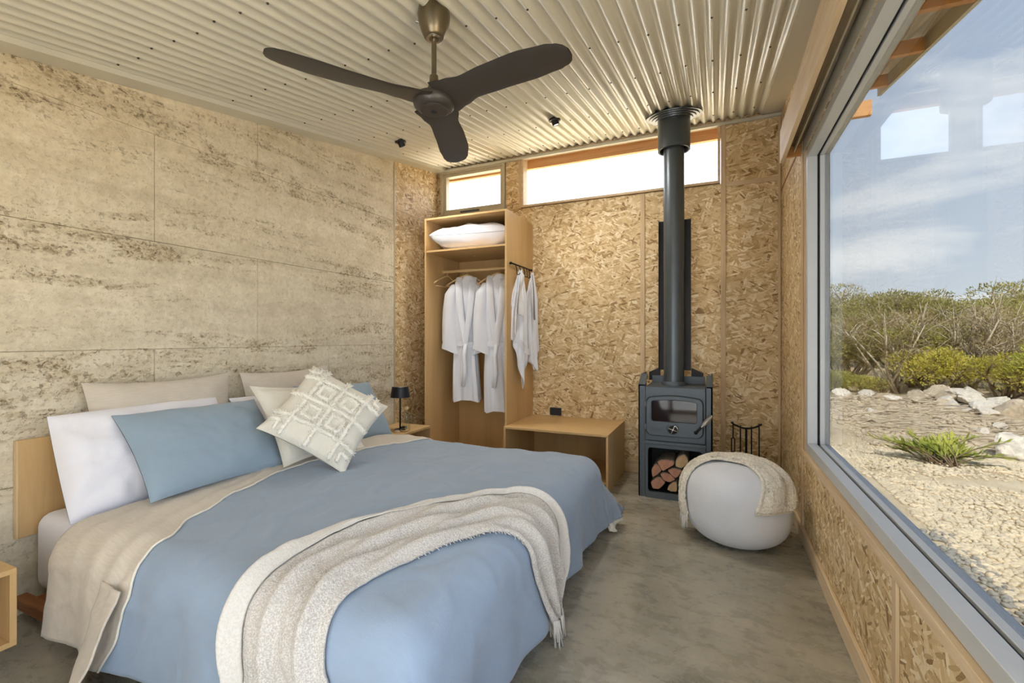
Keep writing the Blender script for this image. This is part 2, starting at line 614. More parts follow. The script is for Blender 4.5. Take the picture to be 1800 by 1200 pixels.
# OSB return between the rammed wall and the back wall
bx((XL - .02, YE + .004, 0), (XL + .002, YB, 2.372)).build('osb_panel', 'osb_side', wl_root, bevel=0.0015, segs=1)
MB().prism([(YE + .004, 2.384), (YB, 2.384), (YB, cz(YB)), (YE + .004, cz(YE))], 'x', XL - .02, XL + .002).build('osb_panel', 'osb_side', wl_root, bevel=0.0015, segs=1)
bx((XL - .02, YE - .004, 0), (XL + .008, YE + .012, cz(YE) - .005)).build('end_angle', 'aluminium_cream', wl_root)
bx((XL - .02, YE, 2.373), (XL + .004, YB, 2.383)).build('joint_strip', 'timber_pale', wl_root)

# ---- wall_back: OSB sheets, battens, two high windows
wb = bpy.data.objects.new('wall_back', None)
COL.objects.link(wb)
struct(wb)
wb['label'] = 'OSB sheeted back wall with cover battens under high windows'
TB = 0.10
W1 = (-2.66, -1.915, 2.425, 2.93)
W2 = (-1.735, 0.035, 2.455, 2.97)


def osbp(a, b, par, m):
    return bx(a, b).build('osb_panel', m, par, bevel=0.0012, segs=1)


osbp((XL, YB, 0.0), (-1.83, YB + .02, 2.420), wb, 'osb_back')
osbp((-1.826, YB, 0.0), (-0.587, YB + .02, 2.445), wb, 'osb_back')
osbp((-0.583, YB, 0.0), (0.055, YB + .02, 2.445), wb, 'osb_back')
osbp((0.059, YB, 0.0), (XR, YB + .02, 2.432), wb, 'osb_back')
osbp((0.059, YB, 2.438), (XR, YB + .02, 3.0), wb, 'osb_back')
osbp((-1.905, YB, 2.498), (-1.76, YB + .02, 3.0), wb, 'osb_back')
for x in (-0.585, 0.057):
    bx((x - .019, YB - .009, 0.10), (x + .019, YB, 2.44 if x < 0 else 2.965)).build('batten', 'timber_pale_z', wb, bevel=.002, segs=1)
bx((0.076, YB - .009, 2.418), (XR, YB, 2.452)).build('batten', 'timber_pale_x', wb, bevel=.002, segs=1)
bx((XR - .022, YB - .011, 0.10), (XR - .004, YB, 2.965)).build('corner_bead', 'timber_pale_z', wb, bevel=.002, segs=1)
# wall behind the sheets (with the window openings left free)
for a, b in [((XL - .3, YB + .02, -.1), (XR + .12, YB + TB, 2.42)), ((XL - .3, YB + .02, 2.972), (XR + .12, YB + TB, 3.12)), ((XL - .3, YB + .02, 2.932), (W2[0] - .025, YB + TB, 2.972)), ((W2[0] - .025, YB + .02, 2.42), (XR + .12, YB + TB, 2.454)), ((XL - .3, YB + .02, 2.44), (W1[0] - .015, YB + TB, 3.1)),
             ((W1[1] + .01, YB + .02, 2.44), (W2[0] - .025, YB + TB, 3.1)), ((W2[1] + .02, YB + .02, 2.44), (XR + .12, YB + TB, 3.1)),
             ((W1[0] - .02, YB + .02, 2.44), (W1[1] + .02, YB + TB, W1[2]))]:
    bx(a, b).build('wall_core', 'osb_back', wb)
# cream angle under the ceiling sheets
bx((XL, YB - .03, 2.918), (XR, YB, 2.940)).build('ceiling_angle', 'cream_trim', wb)

# window_1: small awning window over the wardrobe
w1 = bpy.data.objects.new('window_1', None)
COL.objects.link(w1)
w1.location = (W1[0], YB, W1[2])
struct(w1)
w1['label'] = 'small cream framed awning window above the wardrobe'


def frame(x0, x1, z0, z1, y0, y1, t, name, mat, par):
    o = MB()
    o.box((x0, y0, z0), (x0 + t, y1, z1))
    o.box((x1 - t, y0, z0), (x1, y1, z1))
    o.box((x0 + t, y0, z0), (x1 - t, y1, z0 + t))
    o.box((x0 + t, y0, z1 - t), (x1 - t, y1, z1))
    return o.build(name, mat, par)


frame(W1[0], W1[1], W1[2], W1[3], YB - .012, YB + .10, .028, 'window_frame', 'aluminium_cream', w1)
bx((W1[0] + .028, YB - .006, W1[2] + .028), (W1[1] - .028, YB + .10, W1[2] + .075)).build('frame_sill', 'aluminium_cream', w1)
frame(W1[0] + .028, W1[1] - .028, W1[2] + .075, W1[3] - .028, YB + .012, YB + .075, .028, 'sash', 'aluminium_cream', w1)
bx((W1[0] + .05, YB + .045, W1[2] + .10), (W1[1] - .05, YB + .049, W1[3] - .05)).build('pane', 'glass_clear', w1)
bx((-2.42, YB - .018, W1[2] + .052), (-2.20, YB + .0, W1[2] + .070)).build('winder', 'stove_charcoal', w1, bevel=.003)
# window_2: long fixed pane behind the flue
w2 = bpy.data.objects.new('window_2', None)
COL.objects.link(w2)
w2.location = (W2[0], YB, W2[2])
struct(w2)
w2['label'] = 'long fixed high window behind the flue'
frame(W2[0], W2[1], W2[2], W2[3], YB - .01, YB + .10, .020, 'window_frame', 'timber_pale_x', w2)
bx((W2[0] - .028, YB - .012, W2[2] - .01), (W2[0], YB + .02, W2[3])).build('window_stop', 'timber_pale_z', w2)
bx((W2[0] + .018, YB + .062, W2[2] + .018), (W2[1] - .018, YB + .066, W2[3] - .018)).build('pane', 'glass_clear', w2)
# timber beam that carries the roof edge, seen through the pane
struct(bx((XL - .3, YB + .13, 2.872), (1.08, YB + .175, 2.985)).build('trim_1', 'timber_orange'))

# ---- wall_right: OSB below and around the picture window
wr = bpy.data.objects.new('wall_right', None)
COL.objects.link(wr)
struct(wr)
wr['label'] = 'OSB sheeted window wall with cover battens'
SZ, HZ = 0.535, 2.255         # window frame bottom / top
YJ = 3.10                     # far edge of the window frame
YN = -0.35                    # near edge, beside the camera
for y0, y1 in ((YF, 0.20), (0.204, 1.624), (1.628, 3.155)):
    bx((XR, y0, 0), (XR + .02, y1, 0.515)).build('osb_panel', 'osb_side', wr, bevel=.0012, segs=1)
osbp((XR, 3.159, 0.0), (XR + .02, YB, 2.334), wr, 'osb_side')
MB().prism([(3.159, 2.342), (YB, 2.342), (YB, cz(YB)), (3.159, cz(3.159))], 'x', XR, XR + .02).build('osb_panel', 'osb_side', wr, bevel=.0012, segs=1)
MB().prism([(1.80, HZ), (3.155, HZ), (3.155, cz(3.155)), (1.80, cz(1.8))], 'x', XR, XR + .02).build('osb_panel', 'osb_side', wr, bevel=.0012, segs=1)
MB().prism([(.15, HZ), (1.796, HZ), (1.796, cz(1.796)), (.15, cz(.15))], 'x', XR + .001, XR + .02).build('osb_panel', 'osb_side', wr)
bx((XR + .02, YF - .2, -.1), (XR + .12, YB + TB, SZ)).build('wall_core', 'osb_side', wr)
bx((XR + .02, YJ, SZ), (XR + .12, YB + TB, 3.05)).build('wall_core', 'osb_side', wr)
bx((XR + .02, YF - .2, SZ), (XR + .12, YN, 2.3)).build('wall_core', 'osb_side', wr)
MB().prism([(.0, HZ), (YJ, HZ), (YJ, cz(YJ) + .03), (.0, cz(.0) + .03)], 'x', XR + .02, XR + .12).build('wall_core', 'osb_side', wr)
for y in (1.626, 3.157):
    bx((XR - .010, y - .017, 0.085), (XR, y + .017, .505 if y < 3 else 2.34)).build('batten', 'timber_pale_z', wr, bevel=.002, segs=1)
bx((XR - .012, YN, 0.500), (XR + .01, 3.140, 0.533)).build('sill_bead', 'timber_pale', wr, bevel=.002, segs=1)
bx((XR - .004, 3.158, 2.332), (XR + .004, YB, 2.344)).build('joint_strip', 'timber_rail', wr)

# skirting boards
struct(bx((XR - .016, YF, 0.0), (XR, YB, 0.085)).build('baseboard_right', 'timber_pale', bevel=.003, segs=1))
struct(bx((-0.735, YB - .016, 0.0), (XR - .016, YB, 0.105)).build('baseboard_back', 'timber_pale_x', bevel=.003, segs=1))

# window_3: the big picture window
w3 = bpy.data.objects.new('window_3', None)
COL.objects.link(w3)
w3.location = (XR, YJ, SZ)
struct(w3)
w3['label'] = 'large aluminium framed picture window facing the bushland'


def ring_x(x0, x1, y0, y1, z0, z1, t, name, mat):
    for a, b, n_ in (((x0, y0, z0), (x1, y1, z0 + t), 'sill'), ((x0, y0, z1 - t), (x1, y1, z1), 'head'),
                     ((x0, y0, z0 + t), (x1, y0 + t, z1 - t), 'jamb'), ((x0, y1 - t, z0 + t), (x1, y1, z1 - t), 'jamb')):
        bx(a, b).build(name + '_' + n_, mat, w3, bevel=.0015, segs=1)


ring_x(XR + .004, XR + .052, YN, YJ, SZ, HZ, .050, 'frame', 'aluminium')
ring_x(XR + .052, XR + .064, YN, YJ, SZ, HZ, .040, 'gasket', 'gasket_black')
ring_x(XR + .064, XR + .112, YN, YJ, SZ, HZ, .050, 'outer_frame', 'aluminium')
YM = 0.98                     # near part, out of view, left unglazed: opening added for daylight
bx((XR + .086, YM + .03, SZ + .045), (XR + .092, YJ - .045, HZ - .045)).build('pane', 'glass_tinted', w3)
bx((XR + .064, YM - .02, SZ + .05), (XR + .112, YM + .035, HZ - .05)).build('meeting_stile', 'aluminium', w3)
bx((XR + .0, YJ - .0, SZ), (XR + .03, YJ + .04, HZ + .03)).build('reveal', 'timber_pale_z', w3)

# pelmet board with the rolled blind behind it
pm = thing('blind_pelmet', (0.40, 1.5, 2.23), 'pale timber pelmet board with roller blind above the picture window', 'pelmet')
bx((0.355, 1.24, 2.235), (0.378, 3.20, 2.43)).build('front_board', 'timber_pale', pm, bevel=.002, segs=1)
bx((0.378, 1.24, 2.41), (XR - .002, 3.20, 2.43)).build('top_board', 'timber_pale', pm)
bx((XR - .006, 1.24, 2.256), (XR - .0005, 3.178, 2.41)).build('back_board', 'cream_trim', pm)
bx((0.378, 3.178, 2.262), (XR - .002, 3.20, 2.41)).build('end_board', 'timber_orange', pm)
MB().tube([(0.428, 1.25, 2.345), (0.428, 3.16, 2.345)], .036, 20).build('blind_roll', 'blind_fabric', pm, smooth=True)
bx((0.420, 1.25, 2.275), (0.428, 3.16, 2.30)).build('blind_hem_bar', 'aluminium_cream', pm, bevel=.002)

# ---- wall_front (behind the camera): unseen glazed door, added to let in daylight
wf = bpy.data.objects.new('wall_front', None)
COL.objects.link(wf)
struct(wf)
bx((XL - .3, YF - .1, -.1), (-1.45, YF, 2.2)).build('wall_core', 'osb_back', wf)
bx((0.15, YF - .1, -.1), (XR + .12, YF, 2.2)).build('wall_core', 'osb_back', wf)
bx((-1.45, YF - .1, 2.02), (0.15, YF, 2.2)).build('wall_core', 'osb_back', wf)
d1 = bpy.data.objects.new('door_1', None)
COL.objects.link(d1)
d1.location = (-1.45, YF, 0)
struct(d1)
for x in (-1.45, -.68, 0.09):
    bx((x, YF - .08, 0), (x + .06, YF - .02, 2.02)).build('door_stile', 'aluminium', d1)
for z in (0.0, 1.96):
    bx((-1.39, YF - .08, z), (0.09, YF - .02, z + .06)).build('door_rail', 'aluminium', d1)
for x in (-1.39, -.62):
    bx((x, YF - .052, .06), (x + .71, YF - .048, 1.96)).build('pane', 'glass_clear', d1)

# ---- ceiling: corrugated sheets, flat edge trims, screws
cl = bpy.data.objects.new('ceiling', None)
COL.objects.link(cl)
struct(cl)
cl['label'] = 'cream corrugated steel ceiling rising towards the back wall'
PITCH, AMP = 0.07, 0.0125
XA, XZ = -2.605, 0.340


def corr(name, x0, x1, y0, y1, par, mat='cream_steel', dz=0.0, ph=XA + 0.035):
    n = int(round((x1 - x0) / PITCH * 12))

    def fn(u, v):
        x = x0 + (x1 - x0) * u
        y = y0 + (y1 - y0) * v
        c_ = math.cos(2 * math.pi * (x - ph) / PITCH)
        prof = math.copysign(abs(c_) ** 0.75, c_)
        return (x, y, cz(y) + AMP + dz + AMP * prof)
    return MB().grid(fn, n + 1, 2).build(name, mat, par, smooth=True)


nsh = 4
for k in range(nsh):
    a = XA + (XZ - XA) * k / nsh
    b = XA + (XZ - XA) * (k + 1) / nsh
    ov = 0.0 if k == nsh - 1 else 0.012
    corr('corrugated_sheet', a, b + ov, YF, YB - .012, cl, dz=0.0008 * (k % 2))


def sloped(x0, x1, y0, y1, d0, d1):
    """slab that follows the ceiling, from d0 to d1 above the ceiling line"""
    return MB().prism([(y0, cz(y0) + d0), (y1, cz(y1) + d0), (y1, cz(y1) + d1), (y0, cz(y0) + d1)], 'x', x0, x1)


sloped(XL, XA + .012, YF, YB, -.026, .0).build('edge_flashing', 'cream_steel', cl)
sloped(XZ - .004, XR + .01, YF, YB, -.004, .004).build('edge_flashing', 'cream_steel', cl)
scr = MB().lathe([(0.0055, 0.0), (0.0055, -.003), (0.003, -.0055)], n=6).mesh('screw', 'screw_dark')
for y in (0.66, 1.21, 1.765, 2.27, 2.785, 3.34, 3.90):
    for k in range(21):
        x = XA + PITCH * (2 * k + 1)
        if x > XZ:
            continue
        yy = y + 0.012 * math.sin(k * 2.1)
        s_ = bpy.data.objects.new('screw', scr)
        COL.objects.link(s_)
        s_.parent = cl
        s_.location = (x - .001, yy, cz(yy) + .001)
# roof over the ceiling and the eave along the window wall
struct(sloped(XL - .5, XR + .12, YF - 1.3, YB + .35, .05, .20).build('roof', 'cream_trim'))
ev = bpy.data.objects.new('roof_eave', None)
COL.objects.link(ev)
struct(ev)
ev['label'] = 'corrugated eave on timber rafters outside the picture window'
YEV = 3.98
corr('eave_sheet', XR + .12, 1.05, YF - 1.3, YEV, ev, 'cream_steel', 0.03)
sloped(1.035, 1.055, YF - 1.3, YEV, -.055, .06).build('fascia', 'cream_trim', ev)
sloped(XR + .112, XR + .135, YF - 1.3, YEV, -.10, .04).build('wall_plate', 'cream_trim', ev)
for y in (0.9, 1.46, 2.02, 2.58, 3.14, 3.70):
    MB().prism([(y, cz(y) - .062), (y + .045, cz(y + .045) - .062), (y + .045, cz(y + .045) + .012), (y, cz(y) + .012)], 'x', XR + .125, 1.02).build('rafter', 'timber_orange', ev)

# ================================================================== WARDROBE
WX0, WX1, WY0, WY1, WZ = -2.445, -1.616, 3.535, 4.145, 2.275
TP = 0.017
wd = thing('open_wardrobe', (-2.03, 3.84, 0), 'tall open plywood-coloured wardrobe holding two robes under high window', 'wardrobe')
bx((WX0, WY0, 0), (WX0 + TP, WY1, WZ)).build('side_panel', 'mdf', wd, bevel=.0012, segs=1)
bx((WX1 - TP, WY0, 0), (WX1, WY1, WZ)).build('side_panel', 'mdf', wd, bevel=.0012, segs=1)
bx((WX0 + TP, WY0 + .002, WZ - TP), (WX1 - TP, WY1, WZ)).build('top_panel', 'mdf', wd, bevel=.0012, segs=1)
bx((WX0 + TP, WY0 + .004, 1.963), (WX1 - TP, WY1 - .012, 1.963 + TP)).build('shelf', 'mdf', wd, bevel=.0012, segs=1)
bx((WX0 + TP, WY0 + .004, .06), (WX1 - TP, WY1 - .012, .06 + TP)).build('shelf', 'mdf', wd, bevel=.0012, segs=1)
bx((WX0 + TP, WY1 - .012, 0), (WX1 - TP, WY1, WZ - TP)).build('back_panel', 'mdf', wd)
bx((WX0 + TP, 3.56, 0), (WX1 - TP, 3.575, .06)).build('kickboard', 'mdf', wd)
RODY, RODZ = 3.83, 1.822
rod = MB().tube([(WX0 + TP, RODY, RODZ), (WX1 - TP, RODY, RODZ)], .0135, 16).build('hanging_rod', 'hanger_wood', wd, angle=.6)
for x in (WX0 + TP, WX1 - TP - .006):
    MB().lathe([(.022, 0), (.022, .006)], (x, RODY, RODZ), 20, rot=Matrix.Rotation(R(90), 3, 'Y')).build('rod_flange', 'hanger_wood', wd, angle=.6)


def hanger_mesh(nm):
    m = MB()
    pts = []
    for k in range(13):
        u = -1 + k / 6.0
        pts.append((0.205 * u, 0.02 * (u * u), -.035 - .105 * abs(u) ** 1.25))
    m.tube(pts, [.006] + [.0085] * 11 + [.006], 8)
    return m


def hanger(loc, rz, label):
    """coat hanger hanging from the rod; its hook top is at loc"""
    h = thing('coat_hanger', loc, label, 'hanger', 'wooden hangers on the wardrobe rod', rz)
    o = Vector((0, 0, 0))
    hanger_mesh('a').build('shoulder_bar', 'hanger_wood', h, origin=o, smooth=True)
    MB().tube([(-.20, .018, -.138), (.20, .018, -.138)], .0055, 8).build('trouser_bar', 'hanger_wood', h, origin=o, smooth=True)
    pts = [(0.001, 0, -.04), (0, 0, -.012)]
    for k in range(9):
        a = R(-70 + k * 30)
        pts.append((-.016 + .0175 * math.cos(a) + .01, 0, .004 + .0175 * math.sin(a)))
    MB().tube(pts, .0022, 6).build('hook', 'hanger_wood', h, origin=o, smooth=True)
    return h


hanger((-2.385, RODY, RODZ - .006), R(78), 'empty wooden coat hanger at the left end of the rod')
hanger((-2.165, RODY - .0, RODZ - .006), R(25), 'wooden hanger inside the left white robe')
hanger((-1.835, RODY - .0, RODZ - .006), R(20), 'wooden hanger inside the right white robe')


def robe(loc, rz, label, s=1.0, hem=-1.22, wid=1.0, mirror=1):
    """terry bath robe; loc is the hanger hook; local x across the shoulders, -y the front"""
    rb = thing('bath_robe', loc, label, 'robe', 'white robes hanging in the wardrobe', rz)
    o = Vector((0, 0, 0))
    # body
    prof = [(-.045, .040, .040), (-.075, .068, .050), (-.10, .105, .055), (-.135, .140, .060), (-.19, .150, .066), (-.30, .138, .070), (-.45, .128, .070),
            (-.62, .118, .062), (-.70, .114, .056), (-.78, .120, .062), (-.92, .128, .070), (-1.06, .134, .076), (hem, .138, .080)]

    def body(u, v):
        a = 2 * math.pi * u
        f = v * (len(prof) - 1)
        i = min(int(f), len(prof) - 2)
        q = f - i
        z = prof[i][0] * (1 - q) + prof[i + 1][0] * q
        w = (prof[i][1] * (1 - q) + prof[i + 1][1] * q) * wid
        d = prof[i][2] * (1 - q) + prof[i + 1][2] * q
        drop = max(0.0, (-z - .2))
        rip = 1 + .20 * min(1, drop * 2) * math.sin(a * 7 + 1.3 * math.sin(3 * z + rz * 9)) * .6 + .10 * min(1, drop) * math.sin(a * 13 + z * 2)
        x = w * math.copysign(abs(math.cos(a)) ** .8, math.cos(a)) * (1 + (rip - 1) * .35)
        y = d * math.copysign(abs(math.sin(a)) ** .8, math.sin(a)) * rip
        return (x + .012 * math.sin(z * 4 + rz * 5), y + .01, z + (.012 * math.sin(a * 3) if v > .98 else 0))
    MB().grid(body, 72, 46, closed_u=True).build('body', 'terry_white', rb, origin=o, smooth=True)
    # sleeves
    for sd in (-1, 1):
        front = -.045 if sd * mirror > 0 else -.012
        lx = .055 if sd * mirror > 0 else .018
        sp_ = [(sd * .105 * wid, 0, -.125, .050, .050), (sd * .150 * wid, front * .4, -.22, .066, .055), (sd * .165 * wid, front * .8, -.38, .070, .052),
               (sd * (.160 + lx * .4) * wid, front, -.54, .076, .050), (sd * (.160 + lx * .2) * wid, front * 1.2, -.68, .082, .048), (sd * (.156 + lx * .1) * wid, front * 1.25, -.755, .084, .047)]

        def slv(u, v, sp_=sp_, sd=sd):
            a = 2 * math.pi * u
            f = v * (len(sp_) - 1)
            i = min(int(f), len(sp_) - 2)
            q = f - i
            c = [sp_[i][k] * (1 - q) + sp_[i + 1][k] * q for k in range(5)]
            rip = 1 + .10 * math.sin(a * 4 + 5 * v) * v
            return (c[0] + c[3] * math.cos(a) * rip, c[1] + c[4] * math.sin(a) * rip, c[2] + .06 * v * math.cos(a) * sd * 0.6)
        sl = MB().grid(slv, 36, 26, closed_u=True).build('sleeve', 'terry_white', rb, origin=o, smooth=True)

        def cuff(u, v, sp_=sp_, sd=sd):
            p = Vector(slv(u, .90 + .10 * v, sp_, sd))
            c = Vector((sp_[-1][0], sp_[-1][1], p.z))
            return c + (p - c) * 1.06 + Vector((0, 0, -.006 * v))
        MB().grid(cuff, 36, 4, closed_u=True).build('cuff', 'terry_white', sl, origin=o, smooth=True)
    # shawl collar: two bands from the neck that cross at the waist
    for sd in (-1, 1):
        pts = [(sd * .040, .045, -.045), (sd * .062, .005, -.055), (sd * .066, -.050, -.11), (sd * .058, -.083, -.24), (sd * .040, -.092, -.42), (sd * .008, -.090, -.62), (sd * -.004, -.088, -.70)]

        def band(u, v, pts=pts, sd=sd):
            f = v * (len(pts) - 1)
            i = min(int(f), len(pts) - 2)
            q = f - i
            c = Vector(pts[i]) * (1 - q) + Vector(pts[i + 1]) * q
            ww = .038 * (1 - .35 * v)
            a = 2 * math.pi * u
            return c + Vector((math.cos(a) * ww, math.sin(a) * .011 + .35 * sd * math.cos(a) * ww * sd, 0))
        MB().grid(band, 16, 28, closed_u=True).build('lapel', 'terry_white', rb, origin=o, smooth=True)

    def belt(u, v):
        a = 2 * math.pi * u
        return (.128 * wid * math.cos(a), .076 * math.sin(a) + .006, -.665 - .05 * v + .008 * math.sin(a * 2))
    MB().grid(belt, 40, 4, closed_u=True).build('belt', 'terry_white', rb, origin=o, smooth=True)
    MB().tube([(.0, -.088, -.69), (-.01, -.100, -.80), (.0, -.096, -.95), (-.02, -.094, -1.08)], [.018, .020, .020, .021], 8).build('belt_end', 'terry_white', rb, origin=o, smooth=True)
    # embroidered mark on the chest: a small looping script line
    pts = [(.092 + .005 * k, -.0805 - .001 * (k % 2) + .0006 * k, -.318 - .0016 * k + .006 * math.sin(k * 2.0)) for k in range(10)]
    MB().tube(pts, .003, 5).build('embroidery', 'embroidery', rb, origin=o, smooth=True)
    return rb


robe((-2.165, RODY - .005, RODZ - .01), R(20), 'white terry robe hanging left of its twin, full front visible', hem=-1.225, wid=.95)
robe((-1.835, RODY - .005, RODZ - .01), R(14), 'white terry robe half hidden by the wardrobe side panel', hem=-1.31, wid=.95)

# ---- rail with hooks and the hanging towels
hr = thing('hook_rail', (WX1, 3.83, 1.81), 'black iron hook rail on the wardrobe side', 'hook rail')
MB().tube([(WX1 + .018, 3.585, 1.822), (WX1 + .018, 4.06, 1.822)], .0065, 10).build('bar', 'iron_black', hr, smooth=True)
for y in (3.60, 4.045):
    MB().tube([(WX1, y, 1.822), (WX1 + .02, y, 1.822)], .010, 10).build('mount', 'iron_black', hr, angle=.6)
for y in (3.585, 4.06):
    MB().lathe([(.002, -.011), (.009, -.007), (.011, 0), (.009, .007), (.002, .011)], (WX1 + .018, y, 1.822), 12).build('finial', 'iron_black', hr, smooth=True)
for y in (3.68, 3.76, 3.86, 3.93, 3.98):
    pts = [(WX1 + .018, y, 1.822), (WX1 + .030, y, 1.79), (WX1 + .030, y, 1.755)]
    for k in range(6):
        a = R(180 + 36 * k)
        pts.append((WX1 + .046 + .016 * math.cos(a), y, 1.748 + .016 * math.sin(a)))
    MB().tube(pts, .0036, 7).build('hook', 'iron_black', hr, smooth=True)


def hemf(pts, u):
    for (x0, y0), (x1, y1) in zip(pts[:-1], pts[1:]):
        if x0 <= u <= x1:
            return y0 + (y1 - y0) * (u - x0) / (x1 - x0)
    return pts[-1][1]


def towel(y, label, width, hem, seedv, x0=.045, skew=0.0):
    """cloth caught on a hook: gathered at the top, its hem falling to points; hem gives the length over u"""
    tw = thing('hand_towel', (WX1 + x0, y, 1.76), label, 'towel', 'white cloths hanging from the hook rail')

    def layer(dx, hemp, wk, sd):
        def fn(u, v):
            L = hemf(hemp, u)
            z = 1.765 - L * v
            dz = 1.765 - z
            w = width * wk * (1 - math.exp(-dz / .22)) + .012
            amp = .020 * min(1, dz * 4)
            fx = amp * math.sin(u * 15 + sd + 1.5 * math.sin(dz * 3)) + .5 * amp * math.sin(u * 31 + sd)
            return (WX1 + x0 + dx + fx - .030 * (2 * u - 1) ** 2 * min(1, dz * 3), y + (u - .5) * 2 * w + skew * dz, z + .02 * math.exp(-dz / .03) * (1 - (2 * u - 1) ** 2))
        return fn
    for nm, dx, hemp, wk, sd in (('cloth', 0.0, hem, 1.0, seedv), ('back_fold', -.022, [(0, hem[0][1] * 1.06), (.3, hem[0][1] * 1.2), (.6, hem[0][1] * .95), (1, hem[-1][1] * .92)], .96, seedv + 2)):
        o = MB().grid(layer(dx, hemp, wk, sd), 40, 46).build(nm, 'terry_white', tw, smooth=True)
        mm = o.modifiers.new('thick', 'SOLIDIFY')
        mm.thickness = .008
    return tw, layer


t1, _l = towel(3.735, 'white cloth on the hook rail hanging to a long point', .135, [(0, .54), (.22, .70), (.44, .97), (.58, 1.04), (.70, .98), (.86, .78), (1, .62)], 0.4, .05)
MB().grid(lambda u, v: (WX1 + .088 + .008 * math.sin(6 * v + 2 * u), 3.655 - .055 * min(1, v * 2.5) + .105 * u * (.45 + .55 * v), 1.745 - .36 * v - .02 * u), 12, 20).build('folded_corner', 'terry_white', t1, smooth=True)
MB().grid(lambda u, v: (WX1 + .090 + .010 * math.sin(9 * u), 3.625 + .20 * u, 1.17 - .10 * u - .075 * v * (1 - u * .3)), 14, 8).build('hem_fold', 'terry_white', t1, smooth=True)
t2, _l = towel(3.955, 'white cloth with grey trim on the hook rail nearest the wall', .085, [(0, .74), (.35, .90), (.7, .72), (1, .63)], 2.1, .080, .10)
MB().grid(lambda u, v: (WX1 + .116 + .004 * math.sin(5 * v), 3.835 + .030 * (u - .5) * (.55 + v) + .065 * v, 1.745 - .40 * v), 4, 14).build('grey_trim', 'towel_grey', t2, smooth=True)


# ---- cushions and pillows
def pillow_surf(w, h, t, seedv=0.0, pinch=.07, wr=.010, flange=0.0, sag=0.0, pw=.5):

    def surf(sgn):
        def fn(a, b):
            u, v = 2 * a - 1, 2 * b - 1
            bow_x = 1 - pinch * (1 - v * v) * abs(u) ** 2
            bow_y = 1 - pinch * 1.3 * (1 - u * u) * abs(v) ** 2
            x = w / 2 * u * bow_x
            y = h / 2 * v * bow_y
            fu = max(0.0, 1 - (abs(u) / (1 - flange)) ** 2.4) if abs(u) < 1 - flange else 0.0
            fv = max(0.0, 1 - (abs(v) / (1 - flange)) ** 2.4) if abs(v) < 1 - flange else 0.0
            prof = (fu * fv) ** pw
            z = sgn * (t / 2 * prof + (.0015 if prof < .01 else 0))
            q = Vector((x * 5 + seedv, y * 5 - seedv, sgn * 2.0))
            z += sgn * prof * wr * 1.6 * noise.fractal(q, .8, 2.1, 4)
            rad = math.hypot(u, v) + 1e-6
            z += sgn * prof * wr * .9 * math.sin(9 * math.atan2(v, u) + seedv) * min(1, rad) ** 3
            z -= sag * (1 - v) * .5 * (1 - u * u)
            return (x, y, z)
        return fn
    return surf


def pillow_mesh(w, h, t, mat, seedv=0.0, pinch=.07, wr=.010, flange=0.0, n=44, sag=0.0, pw=.5):
    m = MB()
    surf = pillow_surf(w, h, t, seedv, pinch, wr, flange, sag, pw)
    m.grid(surf(1), n, n)
    m.grid(surf(-1), n, n)
    return m.mesh('pillow', mat, smooth=True, weld=False)


def lean_matrix(c, lean, roll=0.0, yaw=0.0):
    ex = Vector((0, 1, 0))
    ey = Vector((-math.sin(lean), 0, math.cos(lean)))
    ez = ex.cross(ey)
    m = Matrix((ex, ey, ez)).transposed().to_4x4()
    return Matrix.Translation(Vector(c)) @ Matrix.Rotation(yaw, 4, 'Z') @ m @ Matrix.Rotation(roll, 4, 'Z')


def pillow(name, mat, c, w, h, t, lean, label, cat='pillow', group=None, roll=0.0, yaw=0.0, **kw):
    me = pillow_mesh(w, h, t, mat, **kw)
    ob = bpy.data.objects.new(name, me)
    COL.objects.link(ob)
    ob.matrix_world = lean_matrix(c, lean, roll, yaw)
    tag(ob, label, cat, group)
    return ob


# spare pillow on the wardrobe shelf, lying flat
sp_me = pillow_mesh(.76, .46, .25, 'cotton_white', 3.3, .05, .014, pw=.42)
spare = bpy.data.objects.new('pillow', sp_me)
COL.objects.link(spare)
spare.location = (-2.03, 3.78, 1.98 + .115)
spare.rotation_euler = (R(-3), R(0), R(8))
tag(spare, 'white spare pillow lying on the top wardrobe shelf', 'pillow')

# ================================================================== BENCH
bn = thing('low_bench', (-1.17, 3.80, 0), 'low open plywood-coloured bench between wardrobe and stove', 'bench')
BX0, BX1, BY0, BZ = -1.612, -0.742, 3.465, .445
bx((BX0, BY0, BZ - TP), (BX1, YB - .003, BZ)).build('top_panel', 'mdf', bn, bevel=.001, segs=1)
bx((BX1 - TP, BY0 + .002, 0), (BX1, YB - .003, BZ - TP)).build('side_panel', 'mdf_edge', bn, bevel=.001, segs=1)
bx((BX0, BY0 + .002, 0), (BX0 + TP, YB - .003, BZ - TP)).build('side_panel', 'mdf', bn, bevel=.001, segs=1)
bx((BX0 + TP, YB - .02, .02), (BX1 - TP, YB - .004, BZ - TP)).build('back_panel', 'mdf', bn)
bx((BX0 + TP, BY0 + .03, .06), (BX1 - TP, YB - .02, .06 + TP)).build('bottom_shelf', 'mdf', bn)

# ================================================================== SOCKET
so = thing('power_outlet', (-1.385, YB, .485), 'black double power outlet on the wall above the bench', 'power outlet')
bx((-1.442, YB - .010, .450), (-1.328, YB, .522)).build('face_plate', 'socket_black', so, bevel=.004)
for x in (-1.41, -1.36):
    bx((x - .004, YB - .0125, .498), (x + .010, YB - .0095, .512)).build('switch', 'lamp_black', so, bevel=.001)
    for a, b in (((x - .006, .478), (x - .003, .486)), ((x + .008, .478), (x + .011, .486)), ((x + .001, .464), (x + .004, .472))):
        bx((a[0], YB - .0108, a[1]), (b[0], YB - .0095, b[1])).build('socket_slot', 'stove_dark', so)

